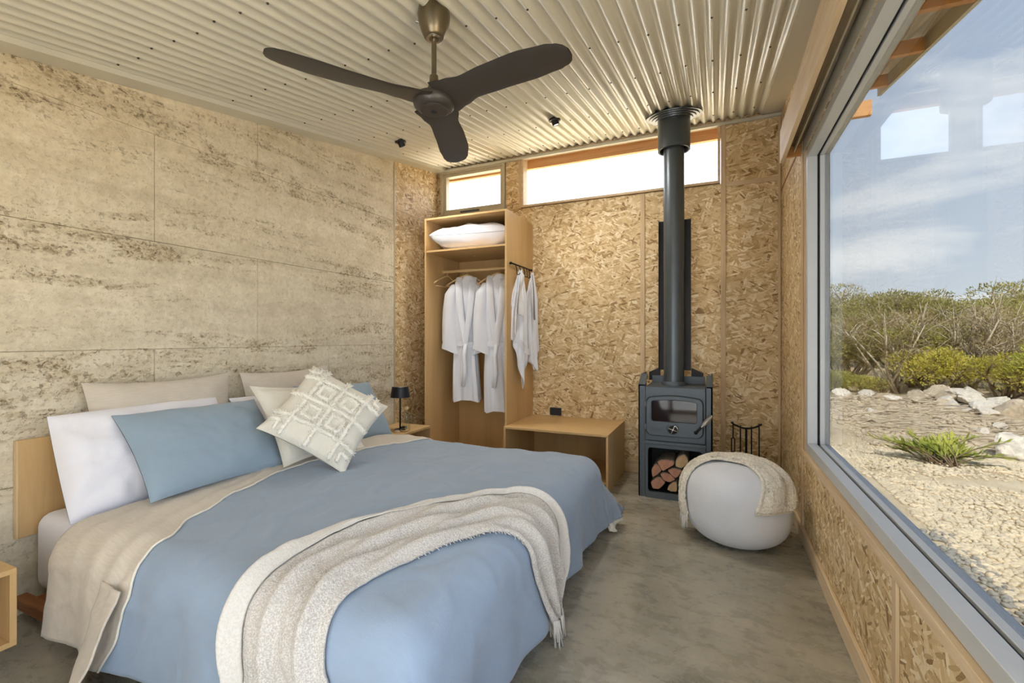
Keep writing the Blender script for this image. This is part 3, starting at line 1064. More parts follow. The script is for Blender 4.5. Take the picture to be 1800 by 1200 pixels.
# ================================================================== STOVE
st = thing('wood_stove', (-.275, 3.72, 0), 'charcoal steel wood heater with glass door above firewood box', 'stove')
SX0, SX1, SY0, SY1 = -.530, -.020, 3.520, 3.900


def rrect(x0, x1, z0, z1, r, n=6, arch=0.0):
    pts = []
    for cx, cz_, a0 in ((x1 - r, z1 - r, 0), (x0 + r, z1 - r, 90), (x0 + r, z0 + r, 180), (x1 - r, z0 + r, 270)):
        for k in range(n + 1):
            a = R(a0 + 90 * k / n)
            pts.append([cx + r * math.cos(a), cz_ + r * math.sin(a)])
        if a0 == 0 and arch:
            for k in range(1, 8):
                q = k / 8
                pts.append([(x1 - r) * (1 - q) + (x0 + r) * q, z1 + arch * math.sin(math.pi * q)])
    return [tuple(p) for p in pts]


def ring_plate(outer, inner, y0, y1):
    """plate with a hole: loops must have the same count"""
    n = len(outer)
    v = [(p[0], y0, p[1]) for p in outer] + [(p[0], y0, p[1]) for p in inner] + [(p[0], y1, p[1]) for p in outer] + [(p[0], y1, p[1]) for p in inner]
    f = []
    for i in range(n):
        j = (i + 1) % n
        f += [(i, j, n + j, n + i), (2 * n + i, 3 * n + i, 3 * n + j, 2 * n + j), (i, 2 * n + i, 2 * n + j, j), (n + i, n + j, 3 * n + j, 3 * n + i)]
    return MB().add(v, f)


# side panels with a chamfered front top corner
for x0, x1 in ((SX0, SX0 + .012), (SX1 - .012, SX1)):
    MB().prism([(SY0 + .02, 0), (SY1, 0), (SY1, .905), (SY0 + .16, .905), (SY0 + .02, .835)], 'x', x0, x1).build('side_panel', 'stove_charcoal', st, bevel=.002, segs=1)
for x0, x1 in ((SX0, SX0 + .050), (SX1 - .042, SX1)):
    MB().prism([(SY0 + .02, 0), (SY0 + .035, 0), (SY0 + .035, .842), (SY0 + .02, .835)], 'x', x0, x1).build('corner_flange', 'stove_charcoal', st, bevel=.002, segs=1)
    MB().prism([(SY0 + .02, .835), (SY0 + .16, .905), (SY0 + .16, .893), (SY0 + .02, .823)], 'x', x0, x1).build('corner_flange', 'stove_charcoal', st, bevel=.001, segs=1)
IX0, IX1 = SX0 + .052, SX1 - .045
bx((IX0, SY0, .425), (IX1, SY1 - .03, .822)).build('firebox', 'stove_charcoal', st, bevel=.005)
bx((IX0 + .01, SY1 - .05, .815), (IX1 - .01, SY1 - .03, .880)).build('back_riser', 'stove_charcoal', st, bevel=.002)
bx((IX0 - .004, SY0 - .012, .400), (IX1 + .004, SY0 + .06, .424)).build('ledge', 'stove_charcoal', st, bevel=.004)
# firewood box front with rounded opening, sides, floor and back
o_l, i_l = rrect(IX0, IX1, 0.0, .398, .004), rrect(IX0 + .018, IX1 - .022, .045, .372, .022)
ring_plate(o_l, i_l, SY0 + .005, SY0 + .03).build('wood_box_front', 'stove_charcoal', st)
bx((IX0, SY0 + .03, .0), (IX1, SY1 - .04, .04)).build('wood_box_floor', 'stove_dark', st)
bx((IX0, SY1 - .05, .04), (IX1, SY1 - .04, .40)).build('wood_box_back', 'stove_dark', st)
for x in (IX0, IX1 - .006):
    bx((x, SY0 + .03, .04), (x + .006, SY1 - .05, .40)).build('wood_box_side', 'stove_dark', st)
# door
door_o = rrect(-.468, -.082, .468, .748, .045, 6, .012)
door_i = rrect(-.430, -.122, .572, .722, .016, 6, .008)
door = ring_plate(door_o, door_i, SY0 - .026, SY0 - .002).build('door', 'stove_charcoal', st, bevel=.005)
ring_plate([(p[0] * 1.0 + (p[0] + .275) * .028, p[1] + (p[1] - .608) * .03) for p in door_o], door_o, SY0 - .006, SY0 - .0005).build('door_seal', 'stove_dark', st)
MB().prism(rrect(-.437, -.115, .565, .729, .016, 6, .008), 'y', SY0 - .010, SY0 - .004).build('door_glass', 'stove_glass', door)
MB().lathe([(.042, 0), (.042, .010), (.036, .014)], (-.283, SY0 - .026, .531), 28, rot=Matrix.Rotation(R(90), 3, 'X')).build('air_knob_boss', 'stove_charcoal', door, angle=.6)
MB().lathe([(.032, 0), (.030, .006)], (-.280, SY0 - .0395, .522), 24, rot=Matrix.Rotation(R(90), 3, 'X')).build('air_knob', 'stove_dark', door, angle=.6)
for a in (R(-18), R(66)):
    dx, dz = .033 * math.cos(a), .033 * math.sin(a)
    MB().tube([(-.280 - dx, SY0 - .049, .522 - dz), (-.280 + dx, SY0 - .049, .522 + dz)], .0034, 8).build('air_knob_wire', 'chrome', door, smooth=True)
MB().tube([(-.280 + .016, SY0 - .049, .522 + .030), (-.280 + .032, SY0 - .049, .522 + .014), (-.280 + .034, SY0 - .049, .522 - .002)], .0028, 8).build('air_knob_wire', 'chrome', door, smooth=True)
for z in (.695, .530):
    bx((-.486, SY0 - .020, z - .022), (-.466, SY0 - .002, z + .018)).build('hinge', 'stove_charcoal', door, bevel=.003)
    MB().tube([(-.478, SY0 - .016, z - .045), (-.478, SY0 - .016, z - .02)], .005, 8).build('hinge_pin', 'flue_charcoal', door, angle=.6)
# coiled spring handle
MB().lathe([(.014, 0), (.012, .012), (.010, .02)], (-.128, SY0 - .024, .512), 16, rot=Matrix.Rotation(R(90), 3, 'X')).build('handle_boss', 'stove_dark', door, smooth=True)
h0, h1 = Vector((-.128, SY0 - .040, .512)), Vector((-.020, SY0 - .075, .648))
MB().tube([h0, h0.lerp(h1, .33)], .009, 10).build('handle_stem', 'stove_dark', door, smooth=True)
pts, rs = [], []
ax = (h1 - h0).normalized()
s1 = ax.cross(Vector((0, 1, 0))).normalized()
s2 = ax.cross(s1)
for k in range(241):
    q = k / 240
    rr = .0035 + .0125 * math.sin(math.pi * q) ** .8
    a = 2 * math.pi * q * 20
    pts.append(h0.lerp(h1, .33 + .67 * q) + s1 * (rr * math.cos(a)) + s2 * (rr * math.sin(a)))
MB().tube(pts, .0022, 5).build('handle_coil', 'chrome', door, smooth=True)
# cast lettering on the door
fc = bpy.data.curves.new('lettering', 'FONT')
fc.body = 'Nectre'
fc.size = .046
fc.extrude = .0022
fo = bpy.data.objects.new('lettering', fc)
COL.objects.link(fo)
dg = bpy.context.evaluated_depsgraph_get()
me = bpy.data.meshes.new_from_object(fo.evaluated_get(dg))
bpy.data.objects.remove(fo)
me.materials.clear()
me.materials.append(MATS['flue_charcoal'])
lo = bpy.data.objects.new('lettering', me)
COL.objects.link(lo)
lo.parent = door
lo.rotation_euler = (R(90), 0, 0)
lo.location = Vector((-.440, SY0 - .0275, .502)) - st.location

# flue pipe with casing, ceiling plate and heat shield
FX, FY = -.292, 3.715
fl = thing('flue_pipe', (FX, FY, .815), 'tall charcoal flue pipe rising from the stove to the ceiling', 'flue')
MB().lathe([(.088, .816), (.088, .838), (.080, .850)], (FX, FY, 0), 40).build('spigot', 'stove_charcoal', fl, angle=.6)
MB().lathe([(.074, .835), (.074, 1.705)], (FX, FY, 0), 48).build('lower_pipe', 'flue_charcoal', fl, angle=.6)
MB().lathe([(.0755, 1.700), (.0755, cz(FY) + .03)], (FX, FY, 0), 48).build('upper_pipe', 'flue_charcoal', fl, angle=.6)
MB().lathe([(.104, cz(FY) + .03), (.1175, cz(FY) + .03), (.1175, 2.612), (.104, 2.612), (.104, cz(FY) + .03)], (FX, FY, 0), 56, cap=False).build('casing', 'flue_charcoal', fl, angle=.5)
rot = Matrix.Rotation(math.atan(CM), 3, 'X')
prof = [(.110, -.030), (.135, -.030), (.137, -.022), (.158, -.022), (.160, -.014), (.181, -.014), (.183, -.006), (.204, -.006), (.206, .002), (.110, .002)]
MB().lathe(prof, (FX, FY, cz(FY) - .004), 64, cap=False, rot=rot).build('ceiling_plate', 'flue_charcoal', fl, angle=.5)
for k in range(3):
    a = R(40 + 120 * k)
    MB().tube([(FX + .076 * math.cos(a), FY + .076 * math.sin(a), 2.66), (FX + .105 * math.cos(a), FY + .105 * math.sin(a), 2.66)], .006, 6).build('spacer', 'stove_dark', fl)
sh = MB()
sh.box((FX - .117, FY + .085, .93), (FX + .117, FY + .089, 2.10))
sh.box((FX - .119, FY + .050, .93), (FX - .115, FY + .089, 2.10))
sh.box((FX + .115, FY + .050, .93), (FX + .119, FY + .089, 2.10))
sh.build('heat_shield', 'shield_black', fl)
for x0, x1, z0, z1 in ((FX - .205, FX - .117, .905, .945), (FX + .117, FX + .205, .945, .905)):
    MB().prism([(x0, .84), (x1, .84), (x1, z1), (x0, z0)], 'y', SY1 - .012, SY1 - .004).build('shield_wing', 'shield_black', fl)


# firewood in the box: split pieces, cut ends towards the room
def log(pts, label, mat='split_wood', seedv=0.0):
    poly = [(-.478 + (p[0] - 95) * .00081, .372 - (p[1] - 710) * .0008) for p in pts]
    # round the outline a little
    fine = []
    n = len(poly)
    for i in range(n):
        p0, p1 = poly[i], poly[(i + 1) % n]
        for q in (.15, .5, .85):
            j = .0022 * noise.noise((i * 1.7 + q * 3, seedv, 0))
            fine.append((p0[0] + (p1[0] - p0[0]) * q + j, p0[1] + (p1[1] - p0[1]) * q + j))
    cx = sum(p[0] for p in fine) / len(fine)
    cz_ = sum(p[1] for p in fine) / len(fine)
    y0 = 3.562 + .012 * noise.noise((seedv * 2.3, 0, 1))
    lg = thing('firewood_log', (cx, 3.70, min(p[1] for p in fine)), label, 'firewood', 'split logs in the stove wood box')
    MB().prism([(cx + (p[0] - cx) * .93, cz_ + (p[1] - cz_) * .91) for p in fine], 'y', y0, 3.82).build('core', mat, lg, bevel=.002, segs=1)
    MB().prism(fine, 'y', y0 + .006, 3.815).build('bark', 'bark', lg, bevel=.003, segs=1)
    return lg


log([(140, 920), (175, 868), (212, 880), (232, 930), (190, 978), (150, 1000)], 'split log with bark at the left of the wood box', seedv=1)
log([(188, 852), (240, 820), (340, 822), (345, 860), (290, 900), (240, 938), (215, 892)], 'dark barked log lying on top left of the firewood', seedv=2)
log([(350, 826), (380, 775), (430, 755), (460, 790), (462, 838), (402, 892), (352, 880)], 'pale dry log topmost in the wood box', 'split_wood_pale', 3)
log([(282, 920), (330, 890), (412, 900), (382, 960), (356, 985), (312, 950)], 'pink faced log right of the stack middle', seedv=6)
log([(215, 962), (260, 942), (320, 957), (355, 1000), (300, 1032), (250, 1022)], 'wide split log in the middle of the stack', seedv=5)
log([(133, 1040), (190, 992), (230, 992), (268, 1036), (212, 1105), (150, 1105)], 'pink split log at bottom left of the wood box', seedv=4)
log([(292, 1060), (330, 1022), (366, 1012), (368, 1110), (310, 1112), (280, 1100)], 'yellowish split log at bottom middle of the wood box', 'split_wood_pale', 7)
log([(382, 1010), (440, 985), (500, 1020), (490, 1108), (390, 1110)], 'split log behind the pouf at bottom right of the wood box', seedv=8)
log([(420, 910), (490, 870), (560, 920), (540, 1000), (450, 985)], 'split log behind the pouf at right of the wood box', 'split_wood_pale', 9)

# ================================================================== FIRE TOOLS
ft = thing('fire_tool_stand', (.215, 3.93, 0), 'black wrought iron fire tool stand behind the pouf', 'fire tools')
MB().tube([(.213, 3.93, .012), (.213, 3.93, .492)], .0085, 10).build('post', 'iron_black', ft, angle=.6)
MB().lathe([(.085, 0), (.085, .008), (.02, .016)], (.213, 3.93, 0), 28).build('base', 'iron_black', ft, angle=.6)
pts = [(.213 + .100 * (k / 8 - 1), 3.925, .492 + .036 * (k / 8 - 1) ** 2) for k in range(17)]
for dy in (-.014, .014):
    MB().tube([(p[0], p[1] + dy, p[2]) for p in pts], .0045, 8).build('cross_bar', 'iron_black', ft, smooth=True)
for x in (.113, .313):
    MB().tube([(x, 3.905, .529), (x, 3.945, .529)], .006, 8).build('bar_tip', 'iron_black', ft, smooth=True)
for i, x in enumerate((.122, .172, .247, .298)):
    zt = .492 + .036 * ((x - .213) / .1) ** 2
    nm = ('tongs', 'poker', 'shovel', 'brush')[i]
    tl = thing('fire_' + nm, (x, 3.905, .06), 'black iron fire %s hanging on the tool stand' % nm, nm, 'fire tools on the stand')
    MB().tube([(x, 3.925, zt + .014), (x, 3.905, zt + .006), (x, 3.903, zt - .01)], .004, 8).build('hook', 'iron_black', tl, smooth=True)
    if nm == 'tongs':
        MB().tube([(x, 3.903, zt - .005), (x, 3.903, zt - .105)], .0042, 8).build('handle', 'iron_black', tl, smooth=True)
        pts = [(x - .011, 3.903, .07)] + [(x - .011, 3.903, zt - .13)] + [(x + .011 * math.cos(R(180 - 30 * k)), 3.903, zt - .115 + .010 * math.sin(R(180 - 30 * k))) for k in range(7)] + [(x + .011, 3.903, zt - .13), (x + .011, 3.903, .07)]
        MB().tube(pts, .0042, 8).build('jaws', 'iron_black', tl, smooth=True)
    else:
        MB().tube([(x, 3.903, zt - .005), (x, 3.903, .10)], .0048, 8).build('handle', 'iron_black', tl, smooth=True)
        if nm == 'shovel':
            MB().grid(lambda u, v, x=x: (x + (u - .5) * .045, 3.895 + .02 * (2 * u - 1) ** 2 * -.5, .11 - .09 * v), 8, 8).build('blade', 'iron_black', tl, smooth=True)
        elif nm == 'brush':
            MB().lathe([(.008, .0), (.018, -.02), (.020, -.075)], (x, 3.903, .11), 14).build('bristles', 'stove_dark', tl, smooth=True)
        else:
            MB().tube([(x, 3.903, .10), (x + .006, 3.903, .08), (x + .018, 3.903, .075)], .0045, 8).build('tip', 'iron_black', tl, smooth=True)

# ================================================================== POUF AND ITS THROW
PC = Vector((.112, 3.005, .222))
PR, PH, PN = .286, .230, 2.75


def pouf_k(d):
    rho = math.hypot(d.x, d.y)
    zz = abs(d.z)
    return ((rho / PR) ** PN + (zz / PH) ** PN) ** (-1 / PN)


po = thing('round_pouf', (PC.x, PC.y, 0), 'round light grey woven pouf in front of the fire tools', 'pouf')


def pf(u, v):
    a = 2 * math.pi * u
    th = R(-89 + 178 * v)
    d = Vector((math.cos(th) * math.cos(a), math.cos(th) * math.sin(a), math.sin(th)))
    p = PC + d * pouf_k(d)
    p.x += .03 * (p.z - .2) * -.6
    p.z = max(p.z, .0)
    return p


MB().grid(pf, 64, 44, closed_u=True).build('cushion_body', 'pouf_weave', po, smooth=True)

pt = thing('knit_throw', (PC.x, PC.y, .43), 'cream nubbly knitted throw draped over the pouf', 'throw')


def throw_pt(s, v, lift):
    """v runs from the fringe on the left over the top to the folded end at right; s across (front = -1)"""
    th = R(-104 + 186 * v)
    psi = R(14 - 66 * v ** 1.4)               # turns towards the camera at the right end
    e1 = Vector((math.cos(psi), math.sin(psi), 0))
    e2 = Vector((-math.sin(psi), math.cos(psi), 0))
    c = .14 + .12 * math.sin(math.pi * v) - .02 * v
    w = .36 + .14 * v
    d = (e1 * math.sin(th) + Vector((0, 0, 1)) * math.cos(th)) + e2 * (c + w * s)
    d.normalize()
    k = pouf_k(d)
    p = PC + d * k
    p.x += .03 * (p.z - .2) * -.6
    out = Vector((d.x, d.y, d.z))
    p = p + out * (lift + .006 * math.sin(s * 7 + v * 5) + .010 * noise.noise((s * 3, v * 6, 1.0)))
    p.z = max(p.z, .012)
    return p


def thr(u, v):
    s = -1 + 2 * u
    edge = 1 - abs(s) ** 10
    return throw_pt(s, v, .006 + .020 * edge + .005 * noise.noise((u * 40, v * 60, 0)))


tw_ = MB().grid(thr, 70, 130).build('blanket', 'knit_cream', pt, smooth=True, face=(0, 0, 1))
so_m = tw_.modifiers.new('thick', 'SOLIDIFY')
so_m.thickness = .014
so_m.offset = -.4
# knitted loops standing out of the blanket
lp = MB()
for i in range(2600):
    s, v = random.uniform(-.98, .98), random.uniform(.02, .985)
    if math.sin(v * 46) < -.2:
        continue
    p = throw_pt(s, v, .030 if abs(s) < .9 else .02)
    r_ = random.uniform(.0025, .0048)
    lp.add([p + Vector((random.uniform(-1, 1), random.uniform(-1, 1), random.uniform(-1, 1))) * r_ * .4 + Vector(q) * r_ for q in
            ((1, 0, 0), (-1, 0, 0), (0, 1, 0), (0, -1, 0), (0, 0, 1), (0, 0, -1))],
           [(0, 2, 4), (2, 1, 4), (1, 3, 4), (3, 0, 4), (2, 0, 5), (1, 2, 5), (3, 1, 5), (0, 3, 5)])
tag(lp.build('knit_loops', 'knit_cream', pt, smooth=True), kind='stuff')
# second layer peeking out at the folded end
MB().tube([throw_pt(-1.02, .70 + .30 * k / 14, .012) for k in range(15)] + [throw_pt(-1 + .25 * k, 1.005, .012) for k in range(9)], .009, 8).build('folded_hem', 'knit_cream', pt, smooth=True)
fr = MB()
for k in range(26):
    s = -.96 + 1.92 * k / 25
    p0 = throw_pt(s, .002, .014)
    dx, dy = random.uniform(-.010, .006), random.uniform(-.012, .012)
    ln = min(.085, p0.z - .004)
    fr.tube([p0 + Vector((0, 0, .015)), p0 + Vector((dx * .4 - .006, dy * .4, -ln * .5)), p0 + Vector((dx - .006, dy, -ln))], [.006, .0055, .004], 6)
tag(fr.build('fringe', 'throw_pale', pt, smooth=True), kind='stuff')

# ================================================================== CEILING FAN
FXc, FYc = -1.06, 1.60
fan = thing('ceiling_fan', (FXc, FYc, 2.12), 'dark three-bladed ceiling fan on a short bronze rod', 'fan')
MB().lathe([(.060, cz(FYc) + .03), (.066, cz(FYc) - .012), (.066, cz(FYc) - .018), (.063, 2.475), (.052, 2.442), (.042, 2.418), (.038, 2.414), (.030, 2.412)], (FXc, FYc, 0), 44).build('canopy', 'fan_bronze', fan, angle=.6)
MB().lathe([(.031, 2.4125), (.031, 2.409), (.020, 2.409), (.020, 2.4125)], (FXc, FYc, 0), 36, cap=False).build('canopy_collar', 'chrome', fan, angle=.6)
MB().tube([(FXc - .045, FYc - .047, 2.462), (FXc - .052, FYc - .054, 2.463)], .006, 10).build('canopy_screw', 'chrome', fan, angle=.6)
MB().tube([(FXc, FYc, 2.50), (FXc, FYc, 2.20)], .0105, 16).build('rod', 'fan_bronze', fan, angle=.6)
MB().lathe([(.012, 2.262), (.017, 2.258), (.020, 2.225), (.030, 2.196), (.034, 2.180)], (FXc, FYc, 0), 32).build('rod_cup', 'fan_bronze', fan, angle=.7)
MB().lathe([(.034, 2.186), (.060, 2.180), (.080, 2.168), (.086, 2.150), (.082, 2.132), (.070, 2.122), (.060, 2.119)], (FXc, FYc, 0), 48).build('motor_housing', 'fan_dark', fan, smooth=True)
MB().lathe([(.060, 2.122), (.060, 2.115), (.055, 2.112), (.002, 2.111)], (FXc, FYc, 0), 44).build('bottom_cap', 'fan_dark', fan, angle=.5)
MB().lathe([(.012, 2.112), (.012, 2.1085), (.008, 2.1075)], (FXc, FYc, 0), 18).build('sensor', 'gasket_black', fan, angle=.5)


def blade(u, v, side):
    """u along the blade, v across the chord"""
    r = .05 + .57 * u
    ch = [(0, .19), (.12, .162), (.25, .130), (.45, .142), (.70, .150), (.88, .132), (.955, .108), (.985, .080), (1.0, .040)]
    for (a, ca), (b, cb) in zip(ch[:-1], ch[1:]):
        if a <= u <= b:
            q = (u - a) / (b - a)
            c = ca + (cb - ca) * (q * q * (3 - 2 * q))
    pitch = R(13 - 4 * u)
    w = (v - .5) * c
    off = -.014 * math.sin(math.pi * u) - .010 * u
    thick = .010 * (1 - (2 * v - 1) ** 2) ** .5 * (1 - .45 * u) + .0008
    x = r
    y = w * math.cos(pitch) + off
    z = -w * math.sin(pitch) * .85 + .005 - .012 * u + (thick if side > 0 else -thick * .5)
    return Vector((x, y, z))


for k, ang in enumerate((-9, 113, 239)):
    m = MB()
    rz_ = Matrix.Rotation(R(ang), 3, 'Z')
    org = Vector((FXc, FYc, 2.150))
    for sd in (1, -1):
        m.grid(lambda u, v, sd=sd: org + rz_ @ blade(u ** .9, v, sd), 60, 16)
    m.build('blade', 'fan_dark', fan, smooth=True)

# ================================================================== CEILING SPOTLIGHTS
def spot(x, y, label, tilt, aim, watts, cone=150):
    z = cz(y)
    s = thing('ceiling_spotlight', (x, y, z), label, 'light', 'gimbal spotlights in the ceiling')
    rm = Matrix.Rotation(math.atan(CM), 3, 'X')
    MB().lathe([(.030, .012), (.042, .006), (.046, -.004), (.043, -.010), (.030, -.010)], (x, y, z), 32, cap=False, rot=rm).build('trim_ring', 'lamp_black', s, angle=.6)
    rt = Matrix.Rotation(R(tilt), 3, Vector((aim[1], -aim[0], 0)).normalized())
    MB().lathe([(.022, .02), (.026, .0), (.026, -.038), (.021, -.040), (.021, -.034)], (x, y, z), 28, cap=False, rot=rt).build('lamp_can', 'lamp_black', s, angle=.6)
    MB().lathe([(.001, -.035), (.0205, -.035)], (x, y, z), 28, cap=False, rot=rt).build('lens', 'lens_lit', s)
    for k in (-1, 1):
        bx((x + k * .034 - .006, y - .008, z - .012), (x + k * .034 + .006, y + .008, z - .004)).build('clip', 'chrome', s)
    ld = bpy.data.lights.new('spot_lamp', 'SPOT')
    ld.energy = watts
    ld.color = (1.0, .96, .90)
    ld.spot_size = R(cone)
    ld.spot_blend = 1.0
    ld.shadow_soft_size = .05
    lo_ = bpy.data.objects.new('spot_lamp', ld)
    COL.objects.link(lo_)
    dr = rt @ Vector((0, 0, -1))
    lo_.location = Vector((x, y, z)) + dr * .055
    lo_.rotation_euler = dr.to_track_quat('-Z', 'Y').to_euler()
    lo_.parent = None
    return s


spot(-2.321, 3.021, 'black gimbal spotlight in the ceiling nearest the rammed wall', 30, (.3, 1), 20, 85)
spot(-1.990, 3.430, 'black gimbal spotlight in the ceiling partly behind the fan blade', 14, (.6, -.5), 16)
spot(-1.095, 3.250, 'black gimbal spotlight in the ceiling near the long high window', 20, (.6, .5), 19)
spot(-2.300, 0.35, 'added unseen fill spotlight in the ceiling above the near nightstand', 16, (.8, .6), 4)  # this lamp and the next two are out of view, added as fill
spot(-1.100, 0.10, 'added unseen fill spotlight in the ceiling just behind the camera', 10, (-.2, 1), 3)
spot(0.050, 0.15, 'added unseen fill spotlight in the ceiling near the picture window', 14, (-.2, 1), 4)

# ================================================================== NIGHTSTANDS
def nightstand(y0, y1, x1, z0, z1, label):
    n = thing('nightstand', ((XL + x1) / 2, (y0 + y1) / 2, z0), label, 'nightstand')
    tpl = .018
    bx((XL + .006, y0, z1 - tpl), (x1, y1, z1)).build('top_panel', 'ply_face', n, bevel=.001, segs=1)
    bx((XL + .006, y0, z0), (x1, y1, z0 + tpl)).build('bottom_panel', 'ply_face', n, bevel=.001, segs=1)
    bx((XL + .006, y0, z0 + tpl), (x1, y0 + tpl, z1 - tpl)).build('side_panel', 'ply_face', n, bevel=.001, segs=1)
    bx((XL + .006, y1 - tpl, z0 + tpl), (x1, y1, z1 - tpl)).build('side_panel', 'ply_face', n, bevel=.001, segs=1)
    bx((XL + .006, y0 + tpl, z0 + tpl), (XL + .014, y1 - tpl, z1 - tpl)).build('back_panel', 'ply_face', n)
    return n


nightstand(.32, .762, -2.215, .118, .385, 'open plywood nightstand box at the near side of the bed')
nightstand(3.00, 3.478, -2.335, .118, .395, 'open plywood nightstand box between bed and wardrobe')

# cordless table lamp on the far nightstand
LX, LY, LZ = -2.45, 3.185, .395
lm = thing('table_lamp', (LX, LY, LZ), 'small black cordless table lamp on the far nightstand', 'lamp')
MB().lathe([(.050, 0), (.050, .008), (.046, .014), (.012, .018)], (LX, LY, LZ), 32).build('base', 'lamp_black', lm, angle=.6)
MB().tube([(LX, LY, LZ + .014), (LX, LY, LZ + .36)], .0075, 12).build('stem', 'lamp_black', lm, smooth=True)
MB().lathe([(.082, .285), (.068, .372), (.066, .374), (.080, .286), (.082, .285)], (LX, LY, LZ), 40, cap=False).build('shade', 'lamp_black', lm, angle=.6)
MB().lathe([(.064, .368), (.064, .376), (.010, .378)], (LX, LY, LZ), 32).build('shade_top', 'chrome', lm, angle=.6)
# clear bottle with a wooden stopper next to the lamp
B0 = (-2.41, 3.215, .395)
bo = thing('glass_bottle', B0, 'clear glass bottle with wooden stopper beside the table lamp', 'bottle')
MB().lathe([(.001, .002), (.033, .002), (.036, .010), (.036, .115), (.030, .135), (.014, .150), (.013, .168)], B0, 28, cap=False).build('body', 'bottle_glass', bo, smooth=True)
MB().lathe([(.010, .155), (.012, .170), (.022, .176), (.024, .190), (.014, .202), (.003, .204)], B0, 20).build('stopper', 'hanger_wood', bo, smooth=True)
for dx, dy, nm, mt in ((.03, -.075, 'ear_plug_tin', 'chrome'), (-.03, .085, 'charging_cable', 'lamp_black'), (.06, -.02, 'trinket_dish', 'hanger_wood')):
    q = (LX + dx, LY + dy, LZ)
    if nm == 'charging_cable':
        pts = [(q[0] + .028 * math.cos(k * .9), q[1] + .024 * math.sin(k * .9), q[2] + .004 + .0006 * k) for k in range(18)]
        ob = MB().tube(pts, .0042, 6).build(nm, mt, None, origin=q, smooth=True)
        tag(ob, 'coiled black charging cable behind the table lamp', 'cable')
    elif nm == 'trinket_dish':
        ob = MB().lathe([(.001, .001), (.028, .001), (.036, .016), (.034, .017), (.026, .005), (.001, .004)], q, 24, cap=False).build(nm, mt, None, origin=q, smooth=True)
        tag(ob, 'tiny shallow dish on the far nightstand by the bottle', 'dish')
    else:
        ob = MB().lathe([(.026, 0), (.027, .014), (.024, .018), (.004, .019)], q, 24).build(nm, mt, None, origin=q, angle=.6)
        tag(ob, 'small round tin at the pillow side of the lamp', 'tin')

# ================================================================== BED
MX0, MX1, MY0, MY1 = -2.665, -.700, .965, 2.765
MZ0, MZ1 = .105, .432
bed = thing('platform_bed', (-1.68, 1.86, 0), 'king platform bed with low plywood headboard against the rammed wall', 'bed')
bx((-2.705, .925, .335), (-2.680, 2.82, .748)).build('headboard', 'ply_face', bed, bevel=.003)
hb_e = bx((-2.7055, .9195, .335), (-2.6795, .925, .748)).build('headboard_edge', 'ply_edge', bed)
for y in (.905, 2.765):
    bx((-2.67, y, .062), (-.72, y + .045, .104)).build('side_rail', 'timber_rail', bed, bevel=.003)
bx((-.765, .95, .062), (-.72, 2.765, .104)).build('foot_rail', 'timber_rail', bed, bevel=.003)
for k in range(9):
    x = -2.60 + k * .225
    bx((x, .95, .080), (x + .07, 2.765, .098)).build('slat', 'timber_rail', bed)
for x in (-2.45, -1.0):
    for y in (1.25, 2.42):
        bx((x, y, 0), (x + .07, y + .07, .080)).build('leg', 'timber_rail', bed)
mt_ = bx((MX0, MY0, MZ0), (MX1, MY1, MZ1)).build('mattress', 'cotton_white', None, origin=(-1.68, 1.86, MZ0), bevel=.055, segs=5, smooth=True)
tag(mt_, 'thick mattress in a white fitted sheet on the bed platform', 'mattress')

DA1, DY0, DY1, DTOP = -.760, 1.005, 2.715, .448
DR = .115


def drape(a, b, lift=0.0, flare=.10):
    """cloth coordinates (a along the bed, b across) to a point on the draped bed"""
    da = max(0.0, a - DA1)
    db = (DY0 - b) if b < DY0 else max(0.0, b - DY1)
    sg = -1 if b < DY0 else 1
    ux = min(a, DA1)
    uy = min(max(b, DY0), DY1)
    cxm = (b - (DY0 + DY1) / 2) / ((DY1 - DY0) / 2)
    crown = .030 * max(0.0, 1 - cxm * cxm) * (1 - .6 * max(0.0, min(1, (a + 1.3) / .6)))
    top = DTOP + crown
    r = (da ** 3 + db ** 3) ** (1 / 3.0) if (da > 0 or db > 0) else 0.0
    rr = DR + lift
    if r <= 0:
        return Vector((ux, uy, top + lift))
    h = math.hypot(da, db)
    flare += .75 * min(da, db) / h
    dx, dy = da / h, sg * db / h
    q = DR * math.pi / 2
    if r < q:
        th = r / DR
        out, down = rr * math.sin(th), DR - rr * math.cos(th)
    else:
        e_ = r - q
        out, down = rr + e_ * flare, DR + e_ * math.sqrt(1 - flare * flare)
    return Vector((ux + dx * out, uy + dy * out, max(.022, top - down + (0 if r > 0 else lift))))


def wrinkle(a, b):
    """low folds in the duvet: long soft ridges plus small creases"""
    h = .010 * noise.fractal(Vector((a * 1.7, b * 1.3, 0)), .9, 2.0, 3)
    h += .0060 * math.sin((a * 1.0 + b * .55) * 24 + 3.0 * noise.noise((a * 2, b * 2, 5))) * max(0, noise.noise((a * 1.6, b * 1.2, 9)) + .15)
    n2 = noise.noise((a * 5.5 - b * 2.5, b * 6, 2.0))
    h += .004 * (1 - abs(n2) * 2.2) if abs(n2) < .18 else 0
    return h


def hang(a, b):
    """vertical ripples that grow down the drop"""
    da = max(0.0, a - DA1)
    db = (DY0 - b) if b < DY0 else max(0.0, b - DY1)
    k = min(1.0, max(da, db) / .42)
    if k <= 0:
        return 0.0
    t = b if da > db else a
    return k * k * (.020 * math.sin(t * 9.5 + 1.2 * math.sin(t * 3)) + .010 * math.sin(t * 23 + 2)) + .012 * k * noise.noise((t * 3, k, 3))


